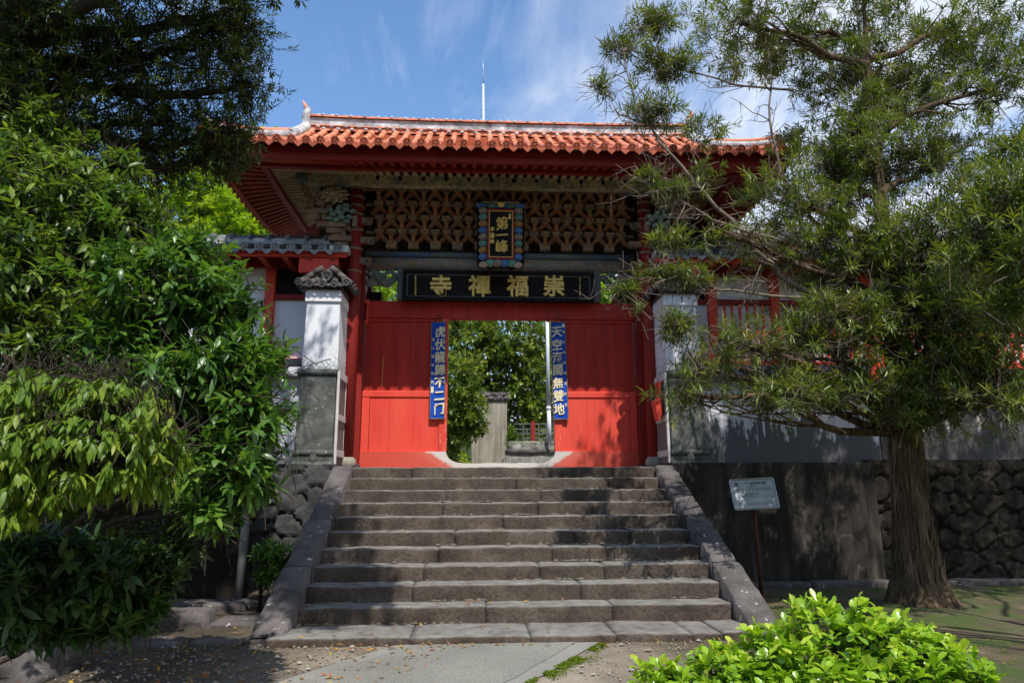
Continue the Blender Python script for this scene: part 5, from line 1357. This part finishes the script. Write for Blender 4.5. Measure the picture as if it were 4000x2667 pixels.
for chain, r0 in (([(3400,1180,8.8),(3200,1170,8.5),(3060,1090,8.3),(2960,980,8.2),(2800,800,8.2),(2620,600,8.2),(2480,400,8.2),(2420,150,8.3)],.045),
                  ([(3300,1000,8.8),(3000,930,8.3),(2780,860,8.0),(2640,770,7.9),(2490,690,7.8)],.028),
                  ([(3200,1170,8.5),(2950,1150,8.0),(2760,1120,7.8),(2560,1080,7.6),(2420,1120,7.5)],.022),
                  ([(3420,1420,8.6),(3150,1400,8.2),(2900,1380,7.9),(2720,1430,7.7),(2640,1280,7.6)],.030),
                  ([(2620,600,8.2),(2520,480,8.2),(2430,450,8.1),(2360,350,8.2)],.012),([(3100,350,9),(2850,330,8.7),(2640,260,8.5),(2450,190,8.4)],.02),
                  ([(3250,250,9.1),(2950,60,8.8),(2850,-60,8.7)],.03),([(3350,700,9.2),(3380,300,9.3),(3330,-60,9.4)],.05),([(3420,600,9.3),(3600,280,9.3),(3800,60,9.2)],.04),([(3380,980,8.8),(3180,860,8.8),(3050,680,8.9),(3005,470,8.9),(3010,250,8.9),(2960,-50,8.8)],.032)):
    pts = []
    for i in range(len(chain)-1):
        a, c_ = at(*chain[i]), at(*chain[i+1])
        for k in range(4):
            t = k/4; pts.append(a.lerp(c_,t) + noise.noise_vector(Vector((i*4+k,chain[0][0],0))*.7)*.05)
    pts.append(at(*chain[-1])); m = len(pts)
    b.tube(pts, [r0*(1-.85*i/m) for i in range(m)], 7)
    for i in range(3, m, 1):
        for q in range(2):
            e = pts[i] + Vector((rnd.gauss(-.12,.25),rnd.gauss(-.1,.25),rnd.gauss(-.02,.2))); pp = limb(b, pts[i], e, .009, .003, 4, .15, rnd, 0, 4)
            for z in range(2): limb(b, pp[3], pp[3]+Vector((rnd.gauss(-.06,.14),rnd.gauss(0,.14),rnd.gauss(0,.12))), .005, .002, 3, .15, rnd, 0, 3)
b.build('twiggy_branches', MT['twig'], tb)
foliage('crown', tb, PL, LM['pod'], g_, 6300, 14, .140, .022, 'narrow', .16, 55, .45, 1, 0, .15, .12, .1, MT['twig'], 3200, clump=34, clr=.17)
foliage('leaf_sprays', tb, PS, LM['pod'], g_, 700, 13, .125, .020, 'narrow', .15, 55, .45, 1, 0, .2, .12, .1, MT['twig'], 260)
# nearer sprays at the right edge (a second tree outside the frame)
t2 = tree('podocarpus_tree', 'nearer podocarpus boughs with long pale leaves hanging in from the right edge', 'tree', (6.9, 4.2, 0))
NL = [lobe(3930,760,5.6,130,170,.5), lobe(3990,1000,5.4,120,150,.4), lobe(3800,1010,5.8,130,80,.4,.8), lobe(3960,560,6,100,90,.4,.6), lobe(4150,850,5.4,150,300,.5), lobe(3850,880,5.7,160,120,.4,.8), lobe(3920,1180,5.6,120,100,.35,.8), (np.array((9.0,8.2,6.2)), np.array((1.9,1.4,1.1)), .5), (np.array((8.2,6.4,6.8)), np.array((1.5,1.3,1.0)), .4), (np.array((10.5,7.5,5.5)), np.array((1.5,1.5,1.2)), .4)]  # last three lobes are unseen, added to shade the right wall
b = MB(); b.tube([(6.9,4.2,-.1),(6.8,4.25,1.5),(6.6,4.4,3.2),(6.3,4.6,5)], [.2,.15,.11,.07], 12); branches(b, lambda c: Vector((6.65,4.35,max(2.0,c.z-.4))), NL, rnd, .035, 5, .012); b.build('trunk', MT['bark'], t2)
foliage('crown', t2, NL, LM['pod'], g_, 1700, 15, .15, .020, 'narrow', .16, 55, .4, 1, 0, .3, .15, .1, MT['twig'], 30)

# ---- dark tree overhanging from the upper left; its crown also reaches over the stairs, out of frame
t1 = tree('evergreen_tree', 'tall dark evergreen overhanging from the upper left, sky glinting through its leaves', 'tree', (-6.6, 6.6, 0))
DL = [lobe(130,130,6.2,330,260,1.0), lobe(480,200,6.6,330,260,1.0), lobe(800,160,7.0,230,210,.9), lobe(930,90,7.0,150,130,.6), lobe(960,330,7.2,110,190,.6), lobe(900,520,7.3,130,120,.6,1.1), lobe(640,480,7.1,260,210,.9),
      lobe(300,480,6.6,290,240,.9,.8), lobe(850,620,7.3,100,80,.5,1.2), lobe(120,420,6.2,180,200,.8,.8), lobe(600,650,7.2,220,120,.7,.7)]
OL = [lobe(300,-330,6.0,520,260,1.3), lobe(850,-300,6.6,300,220,1.1),
      (np.array((-1.5,4.7,6.9)), np.array((.8,.7,.5)), 1.2), (np.array((-1.1,4.3,6.6)), np.array((.75,.7,.45)), 3.0), (np.array((-1.7,5.2,7.9)), np.array((.9,.8,.5)), 2.2), (np.array((-4.4,5.2,8.4)), np.array((1.6,1.6,1.0)), .8),
      (np.array((-2.5,7.2,9.9)), np.array((.75,.9,.9)), .18), (np.array((-3.8,7.0,9.6)), np.array((1.3,1.2,1.0)), .6)]
b = MB(); tpts = [(-6.6,6.6,-.1),(-6.4,6.6,1.5),(-6.1,6.5,3.2),(-5.4,6.4,5.0),(-5.1,6.3,6.8),(-4.8,6.2,8.6)]; b.tube(tpts, [.42,.3,.27,.24,.19,.12], 14); b.build('trunk', MT['bark'], t1)
b = MB(); branches(b, lambda c: Vector((-5.4+.08*max(0,c.z-4),6.4,max(3,min(8,c.z-.8)))), DL+OL, rnd, .085, 6, .022); b.build('branches', MT['darktwig'], t1)
foliage('crown', t1, DL, LM['dark'], g_, 3300, 13, .085, .017, 'narrow', .14, 58, .1, 1, .1, .15, .12, .1, MT['darktwig'], 0)
foliage('upper_crown', t1, OL, LM['dark'], g_, 4600, 13, .11, .03, 'narrow', .18, 58, .1, 1, .1, .2, .12, .1)

# ---- broadleaf trees and shrubs at the left
BL = [lobe(740,1010,5.3,150,110,.45), lobe(640,1120,5.2,240,190,.7), lobe(880,1180,5.3,140,150,.5), lobe(960,1400,5.2,140,130,.45), lobe(760,1480,5.1,240,190,.7), lobe(1000,1620,5.1,140,130,.45,1.1), lobe(890,1820,5.0,150,160,.5,1.1), lobe(560,1380,5.3,220,180,.7), lobe(980,1860,5.0,100,110,.35), lobe(830,1990,4.9,130,90,.4), lobe(700,1750,5.2,160,180,.5)]
t3 = tree('broadleaf_tree', 'glossy large leaved evergreen whose branches reach in front of the left pier', 'tree', (-5.0, 6.6, 0))
b = MB(); b.tube([(-5.0,6.6,-.1),(-4.8,6.5,1.0),(-4.4,6.2,2.2),(-3.9,5.9,3.2)], [.13,.10,.08,.05], 10); branches(b, lambda c: Vector((-5.0+.32*max(.8,min(3,c.z-.5)),6.65-.22*max(.8,min(3,c.z-.5)),max(.8,min(3,c.z-.5)))), BL, rnd, .03, 6, .012); b.build('trunk', MT['darktwig'], t3)
foliage('crown', t3, BL, LM['broad'], g_, 1350, 10, .125, .042, 'broad', .20, 62, .30, 1, .12, .3, .28, .12, MT['darktwig'], 0)
ML = [lobe(200,520,6.0,150,110,.4,.8), lobe(80,620,5.8,120,100,.4,.8), lobe(420,820,5.7,150,130,.4,1.0), lobe(140,820,5.6,230,200,.7), lobe(330,760,5.9,190,130,.5), lobe(470,640,6.2,90,55,.3,.8), lobe(200,640,5.9,120,90,.4,.6), lobe(120,1120,5.3,230,170,.6), lobe(380,1000,5.6,170,170,.5), lobe(90,980,5.2,130,150,.4), lobe(380,1290,5.4,180,130,.5), lobe(130,1370,5.1,180,120,.4), lobe(560,880,5.8,120,110,.4)]
t4 = tree('leafy_tree', 'mid green leafy tree at the left edge with sunlit yellowish shoots', 'tree', (-6.0, 7.2, 0))
b = MB(); b.tube([(-6.0,7.2,-.1),(-5.8,7.0,1.6),(-5.4,6.5,3.2),(-5.0,6.1,4.4)], [.15,.12,.09,.05], 10); branches(b, lambda c: Vector((-5.75+.18*max(1,min(4,c.z-.5)),7.2-.27*max(1,min(4,c.z-.5)),max(1,min(4,c.z-.5)))), ML, rnd, .03, 6, .012); b.build('trunk', MT['darktwig'], t4)
foliage('crown', t4, ML, LM['mid'], g_, 1700, 10, .105, .036, 'broad', .16, 62, .2, 1, .22, .3, .25, .12, MT['darktwig'], 0)
EL = [lobe(120,1560,3.9,190,110,.4), lobe(400,1560,4.0,190,90,.35), lobe(560,1680,4.0,120,110,.3), lobe(300,1720,3.9,230,130,.4), lobe(90,1800,3.8,150,130,.35), lobe(500,1850,4.0,150,110,.3), lobe(240,1900,3.9,190,100,.35), lobe(640,1800,4.1,70,100,.25), lobe(60,2010,3.8,80,60,.25,.8)]
t5 = tree('shrub', 'yellow green shrub with drooping pointed leaves at the left edge, lit by the sun', 'shrub', (-3.6, 4.2, 0))
b = MB(); b.tube([(-3.6,4.3,-.1),(-3.55,4.3,.7),(-3.45,4.2,1.3)], [.06,.05,.035], 8); branches(b, lambda c: Vector((-3.5,4.25,max(.6,min(1.3,c.z-.2)))), EL, rnd, .02, 5, .009); b.build('stem', MT['darktwig'], t5)
foliage('crown', t5, EL, LM['lime'], g_, 820, 9, .085, .028, 'broad', .13, 60, -.1, 1, .75, .3, .3, .12, MT['darktwig'], 0)
FL = [lobe(130,2180,4.4,190,110,.4), lobe(400,2190,4.7,200,100,.4), lobe(560,2300,4.9,120,90,.3), lobe(150,2330,4.4,170,110,.4), lobe(370,2330,4.7,170,90,.35), lobe(620,2200,5.0,90,80,.3), lobe(60,2470,4.3,80,70,.25), lobe(700,2130,5.2,80,70,.3,.7), lobe(300,2440,4.6,200,60,.3), lobe(560,2400,4.9,110,60,.3,.8)]
t6 = tree('shrub', 'dark green shrub of whorled leaves in deep shade at lower left', 'shrub', (-3.9, 4.8, 0))
b = MB(); b.tube([(-3.9,4.8,-.1),(-3.85,4.8,.5)], [.05,.03], 8); branches(b, lambda c: Vector((-3.88,4.8,.3)), FL, rnd, .02, 5, .009); b.build('stem', MT['darktwig'], t6)
foliage('crown', t6, FL, LM['shade'], g_, 560, 9, .13, .040, 'broad', .10, 68, .4, 1, .05, .3, .15, .12, MT['darktwig'], 0)
GL = [lobe(1060,2160,9.2,75,55,.25), lobe(1090,2230,9.1,55,50,.2,.8), lobe(1030,2250,9.2,40,40,.15)]
t7 = tree('shrub', 'small green bush between the grey post and the stair kerb', 'shrub', (-3.2, 9.3, 0))
b = MB(); b.tube([(-3.2,9.3,-.05),(-3.2,9.3,.5)], [.03,.02], 8); branches(b, lambda c: Vector((-3.2,9.3,.3)), GL, rnd, .012, 4, .006); b.build('stem', MT['darktwig'], t7)
foliage('crown', t7, GL, LM['broad'], g_, 150, 9, .10, .03, 'broad', .10, 62, .3, 1, .1, .3, .2, .12, MT['darktwig'], 0)
# thicket filling the shade between the trees and the wall
TL = [lobe(250,1250,8.2,420,330,1.0), lobe(520,1700,8.4,350,260,.8), lobe(150,1900,8.2,350,300,.8), lobe(450,1000,8.8,330,220,.9), lobe(480,2120,8.6,300,160,.6,.7)]
t8 = tree('evergreen_shrub', 'dark thicket in shade behind the left foliage, against the rubble wall', 'shrub', (-6, 8.6, 0))
b = MB(); b.tube([(-6,8.6,-.1),(-6,8.6,2.5),(-5.8,8.6,4)], [.14,.1,.05], 9); branches(b, lambda c: Vector((-6,8.6,max(.5,min(3.6,c.z-.5)))), TL, rnd, .03, 5, .014); b.build('trunk', MT['darktwig'], t8)
foliage('crown', t8, TL, LM['dark'], g_, 1800, 10, .13, .04, 'narrow', .2, 60, .2, 1, .1, .2, .2, .12)

# ---- bright hedge in the right foreground
HL = [lobe(3230,2450,5.0,170,110,.35), lobe(3050,2530,4.95,170,90,.3), lobe(3420,2500,5.0,170,110,.35), lobe(3620,2560,4.95,180,90,.35), lobe(2830,2600,4.9,150,70,.28), lobe(2620,2650,4.85,140,60,.25), lobe(3300,2640,4.8,330,110,.35), lobe(3780,2640,4.9,120,70,.3), lobe(3000,2690,4.8,250,90,.3), lobe(3600,2720,4.8,250,90,.3), lobe(2900,2780,4.8,500,120,.35,.5), lobe(3500,2800,4.8,350,120,.35,.5)]
hd = tree('hedge_shrub', 'low sunlit lime green shrub of rounded glossy leaves in the right foreground', 'shrub', (2.6, 5.0, 0))
b = MB()
for x, y in ((2.2,4.9),(2.5,5.0),(2.75,5.0),(1.9,4.9),(1.55,4.85)): b.tube([(x,y,-.05),(x+.05,y,.25),(x+.02,y,.5)], [.025,.02,.012], 7)
branches(b, lambda c: Vector((c.x,4.95,.1)), HL, rnd, .014, 5, .007); b.build('stems', MT['darktwig'], hd)
foliage('crown', hd, HL, LM['hedge'], g_, 760, 8, .092, .050, 'round', .075, 58, .75, .8, 0, .35, .22, .14, MT['darktwig'], 0, .5, .2)

# ---- trees behind the gate
def back(label, lobes, mat, n, per, leaf, wid, base, shape='narrow', group='trees in the courtyard behind the gate', shell=.45, th=4.0):
    t = tree('courtyard_tree', label, 'tree', base, group)
    b = MB(); bx_, by_, bz_ = base; b.tube([(bx_,by_,bz_-.1),(bx_,by_,bz_+th/2),(bx_+.03*th,by_,bz_+th)], [.055*th,.042*th,.025*th], 10)
    branches(b, lambda c: Vector((bx_,by_,max(bz_+.15*th,min(bz_+th,c.z-.2*th)))), lobes, rnd, .0175*th, 7, .006*th); b.build('trunk', MT['darktwig'], t)
    foliage('crown', t, lobes, mat, g_, n, per, leaf, wid, shape, .3, 60, .3, 1, .05, shell, .15, .12)
back('bright rounded bush in front of the stele, left side of the doorway', [lobe(1790,1480,19,100,110,1.0), lobe(1830,1600,19,90,90,.8), lobe(1760,1680,19.2,90,120,.8), lobe(1850,1660,18.9,60,60,.5)], LM['court'], 1000, 9, .13, .06, (at(1760,1800,19.3).x,19.3,ZP), 'broad', th=1.2)
back('large dappled tree filling the top of the doorway', [lobe(1820,1330,24,190,140,1.6), lobe(2010,1330,24,170,140,1.6), lobe(2080,1500,24,110,150,1.3), lobe(1950,1480,24.5,150,130,1.3), lobe(2100,1660,24,90,90,1), lobe(1960,1620,25,160,120,1.2), lobe(1800,1500,25,150,150,1.2), lobe(1700,1250,25,150,150,1.5)], LM['court'], 3600, 10, .17, .085, (at(2300,1800,25).x,25,ZP), 'broad')
back('dark narrow evergreen at the right edge of the doorway', [lobe(2130,1330,26,80,160,1.0), lobe(2140,1560,26,70,150,1.0), lobe(2180,1750,26,90,80,1.0)], LM['pod'], 900, 10, .17, .05, (at(2140,1800,26).x,26,ZP))
back('low leafy plant right of the stele', [lobe(2003,1740,20.2,28,50,.3), lobe(2000,1690,20.2,18,30,.2)], LM['mid'], 110, 9, .10, .05, (at(2002,1800,20.2).x,20.2,ZP), 'broad', th=.5)
back('sunlit lime green tree seen left of the long signboard', [lobe(1510,1120,26,120,110,1.4), lobe(1350,1150,27,130,130,1.4)], LM['bright'], 700, 9, .2, .10, (at(1480,1800,26).x,26,ZP), 'broad')
back('sunlit lime green tree seen right of the long signboard', [lobe(2390,1130,26,120,110,1.4), lobe(2520,1180,27,130,130,1.4)], LM['bright'], 700, 9, .2, .10, (at(2420,1800,26).x,26,ZP), 'broad')
back('bright yellow green tree beyond the left corridor roof under the eave', [lobe(960,830,24,120,110,1.8), lobe(820,760,25,160,150,2), lobe(880,930,24,190,90,1.6), lobe(1010,900,23,70,60,1), lobe(700,850,26,200,200,2), lobe(1120,540,34,90,35,1,.7), lobe(1000,545,34,80,45,1,.7)], LM['bright'], 2400, 10, .2, .10, (at(850,1500,24).x,24,ZP), 'broad', None)
IV = MB()
# wooded hill closing the view
b = MB(); nx = 60; vs = []
for j in range(14):
    for i in range(nx+1):
        x = -60+2*i; y = 40+j*3; vs.append((x, y, 1.6+max(0,j)*.55+1.0*noise.noise(Vector((x*.12,y*.12,0)))))
b.add(vs, [(j*(nx+1)+i, j*(nx+1)+i+1, (j+1)*(nx+1)+i+1, (j+1)*(nx+1)+i) for j in range(13) for i in range(nx)], True)
hillm = wmat('wooded_hill', [(.3,(.015,.025,.007)),(.6,(.035,.06,.014)),(.8,(.07,.11,.022))], .9, .95, bs=.8, bscale=3, bd=.3)
tag(b.build('hill', hillm), kind='structure')
WL = [(np.array((-30+6*i+R.uniform(-1,1), 42+R.uniform(0,4), 4.0+R.uniform(-.6,.5))), np.array((4,2.5,2.6)), 1.0) for i in range(11)]
o = foliage('woodland', None, WL, LM['court'], g_, 2600, 10, .5, .26, 'broad', .6, 60, .3, 1, 0, .5, .15, .12)
tag(o, kind='stuff')
# ---- fallen leaves, moss
def scatter(n, area, rg2):
    P = []
    while len(P) < n:
        x, y, z = area(rg2)
        P.append((x,y,z))
    return np.array(P)
rr_ = random.Random(3)
def area_l(r):
    q = r.random()
    if q < .72:
        y = 5.6+2.1*r.random(); x = -5.2+ (3.9+.9*(y-5.6)/2.0)*r.random(); return x, y, .018
    if q < .80: return r.uniform(-2.4,2.0), 7.10+.2*r.random(), .02
    if q < .9: return r.uniform(-5,-2.9), r.uniform(7.8,9.4), .02
    n_ = r.choice((1,1,2,2,3,4,6)); return r.uniform(-2.3,.6)*(1 if r.random()<.8 else -.9), (7.34+.5*r.random() if n_ == 1 else Y2+(n_-2)*T_+.05+.26*r.random()), Z1+(n_-1)*H_+.012
P = scatter(620, area_l, rr_); K = len(P)
ang = g_.uniform(0,2*PI,K); D = np.stack([np.cos(ang),np.sin(ang),g_.uniform(-.1,.35,K)],1); D = unit(D); S = unit(np.cross(D, np.array((0,0,1.0))+g_.normal(size=(K,3))*.25))
V, F, m = leaves(P, D, S, g_.uniform(.05,.10,K), g_.uniform(.015,.028,K), 'narrow', g_.uniform(-.3,.3,K), .2)
fm = leafmat('fallen_leaf', [(.0,(.16,.07,.025)),(.35,(.34,.19,.05)),(.6,(.46,.32,.05)),(.8,(.42,.10,.03)),(1,(.25,.16,.08))], .7, .1, spec=.2)
tag(npmesh('fallen_leaves', V, F, fm, None, np.repeat(g_.random(K), m)), kind='stuff')
# moss creeping along the right margin of the path and over the bare earth
MP = []
for i in range(16000):
    if i < 7000:
        t = rr_.random()**1.1; y = 7.25-2.6*t; e = .953+(y-7.6)*.632; x = e+abs(rr_.gauss(0,.05+.07*max(0,noise.noise(Vector((y*2.2,3,1)))+.3)))+.02
        if noise.noise(Vector((x*5,y*4,7))) < -.12: continue
    else:
        x = rr_.uniform(2.85,8.5); y = rr_.uniform(6.2,10.7)
        if noise.noise(Vector((x*.9,y*.9,4)))+.4*noise.noise(Vector((x*3,y*3,1))) < -.02: continue
    MP.append((x,y,.004))
P = np.array(MP); K = len(P); ang = g_.uniform(0,2*PI,K); D = unit(np.stack([np.cos(ang),np.sin(ang),g_.uniform(.1,.9,K)],1)); S = unit(np.cross(D, np.array((0,0,1.0))+g_.normal(size=(K,3))*.3))
V, F, m = leaves(P, D, S, g_.uniform(.010,.028,K), g_.uniform(.008,.018,K), 'broad', g_.uniform(0,.5,K), .2)
mm_ = leafmat('moss', [(.1,(.05,.09,.008)),(.6,(.12,.18,.014)),(1,(.20,.24,.02))], .8, .25, spec=.1)
tag(npmesh('moss', V, F, mm_, None, np.repeat(g_.random(K), m)), kind='stuff')

# ---- unseen trees added behind the viewer to screen the low sky and deepen shade
for i, (x, y, h, wd_) in enumerate(((-9.5,-3,9.5,3.4),(-5.5,-8.5,10,3.6),(0.5,-11,9.5,3.8),(6.5,-8.5,10,3.6),(10.5,-3.5,9.5,3.4),(13,2.5,9,3.2),(-12.5,2.5,9,3.2))):
    t = tree('sky_screen_tree', ('spreading','tall','broad','leaning','dense','old','shady')[i] + ' unseen evergreen added behind the viewer to screen the low sky', 'tree', (x, y, 0), 'unseen trees added to screen the low sky')
    b = MB(); b.tube([(x,y,-.1),(x+.1,y,h*.25),(x,y+.1,h*.55)], [.36,.26,.16], 10); b.build('trunk', MT['bark'], t)
    lob = [(np.array((x+wd_*.45*math.cos(k*2.1+i), y+wd_*.45*math.sin(k*2.1+i), h*(.38+.13*k))), np.array((wd_*.75,wd_*.75,h*.22)), 1.0) for k in range(4)]
    foliage('crown', t, lob, LM['dark'], g_, 420, 9, .42, .22, 'broad', .5, 60, .2, 1, .1, .3, .2, .12)

# loose grit on the bare earth either side of the path
b = MB(); rq = random.Random(9)
for i in range(1500):
    if i % 3: x, y = rq.uniform(-4.2,-.9), rq.uniform(5.6,7.6)
    else: x, y = rq.uniform(.4,3.2), rq.uniform(5.6,7.4)
    e0 = -1.125+(y-7.6)*.62; e1 = .953+(y-7.6)*.632
    if e0-.02 < x < e1+.05: continue
    q = rq.uniform(.005,.016)*(1 if rq.random() < .93 else 2.2); c_ = Vector((x,y,.012)); j_ = [rq.uniform(.7,1.3) for _ in range(6)]
    b.add([c_+Vector((q*j_[0],0,0)),c_+Vector((0,q*j_[1],0)),c_-Vector((q*j_[2],0,0)),c_-Vector((0,q*j_[3],0)),c_+Vector((0,0,q*.7*j_[4])),c_-Vector((0,0,q*.6))],[(0,1,4),(1,2,4),(2,3,4),(3,0,4),(1,0,5),(2,1,5),(3,2,5),(0,3,5)])
tag(b.build('gravel', wmat('grit', [(.3,(.12,.10,.08)),(.5,(.27,.24,.20)),(.7,(.42,.39,.34))], 9, .95, bs=0)), kind='stuff')
# ================================================================== LIGHT AND SKY
el, az = math.radians(56), math.atan2(.25, -1.0)
w = bpy.data.worlds.new('World'); scene.world = w; w.use_nodes = True; nt = w.node_tree
bg = nt.nodes['Background']; bg.inputs[1].default_value = .15
sky = N(nt, 'ShaderNodeTexSky', sky_type='NISHITA'); sky.sun_disc = False; sky.sun_elevation = el; sky.sun_rotation = az
sky.air_density = 1.0; sky.dust_density = .2; sky.ozone_density = 1.6; sky.altitude = 20
tc = N(nt, 'ShaderNodeTexCoord'); sp = N(nt, 'ShaderNodeSeparateXYZ'); L(nt, tc.outputs['Generated'], sp.inputs[0])
mz = N(nt, 'ShaderNodeMath', operation='MAXIMUM'); mz.inputs[1].default_value = .05; L(nt, sp.outputs[2], mz.inputs[0])
u = N(nt, 'ShaderNodeMath', operation='DIVIDE'); L(nt, sp.outputs[0], u.inputs[0]); L(nt, mz.outputs[0], u.inputs[1])
v = N(nt, 'ShaderNodeMath', operation='DIVIDE'); L(nt, sp.outputs[1], v.inputs[0]); L(nt, mz.outputs[0], v.inputs[1])
cb = N(nt, 'ShaderNodeCombineXYZ'); L(nt, u.outputs[0], cb.inputs[0]); L(nt, v.outputs[0], cb.inputs[1])
mp = N(nt, 'ShaderNodeMapping'); mp.inputs['Rotation'].default_value = (0,0,math.radians(-30)); mp.inputs['Scale'].default_value = (2.6,.9,1); mp.inputs['Location'].default_value = (.35,.2,0); L(nt, cb.outputs[0], mp.inputs[0])
n1 = tex(nt, mp.outputs[0], 1.0, 10, .62, .5); n2 = tex(nt, cb.outputs[0], .9, 4, .5)
ad = N(nt, 'ShaderNodeMath', operation='MULTIPLY_ADD'); L(nt, n2, ad.inputs[0]); ad.inputs[1].default_value = .55; L(nt, n1, ad.inputs[2])
gx = N(nt, 'ShaderNodeMapRange'); gx.inputs[1].default_value = -.35; gx.inputs[2].default_value = .75; gx.inputs[3].default_value = -.16; gx.inputs[4].default_value = .15; L(nt, u.outputs[0], gx.inputs[0])
a2 = N(nt, 'ShaderNodeMath', operation='ADD'); L(nt, ad.outputs[0], a2.inputs[0]); L(nt, gx.outputs[0], a2.inputs[1])
cr_ = ramp(nt, a2.outputs[0], [(.62,(0,0,0)),(.76,(.22,.22,.22)),(.96,(.8,.8,.8))])
cc = mixc(nt, cr_.outputs[0], sky.outputs[0], (4.3,4.5,4.9))
hs = N(nt, 'ShaderNodeHueSaturation'); hs.inputs['Saturation'].default_value = 1.12; hs.inputs['Value'].default_value = 1.6; L(nt, cc, hs.inputs['Color'])
L(nt, hs.outputs[0], bg.inputs[0])
sun = bpy.data.lights.new('sun', 'SUN'); sun.energy = 5.0; sun.angle = math.radians(.53); sun.color = (1,.955,.88)
so = bpy.data.objects.new('sun', sun); C.objects.link(so)
d = Vector((math.sin(az)*math.cos(el), math.cos(az)*math.cos(el), math.sin(el)))
so.rotation_euler = d.to_track_quat('Z','Y').to_euler(); so.location = (3,-6,12)
scene.render.engine = 'CYCLES'
scene.view_settings.view_transform = 'Standard'; scene.view_settings.look = 'None'; scene.view_settings.exposure = 0
scene.cycles.use_denoising = True
scene.cycles.max_bounces = 6; scene.cycles.transmission_bounces = 4; scene.cycles.transparent_max_bounces = 6
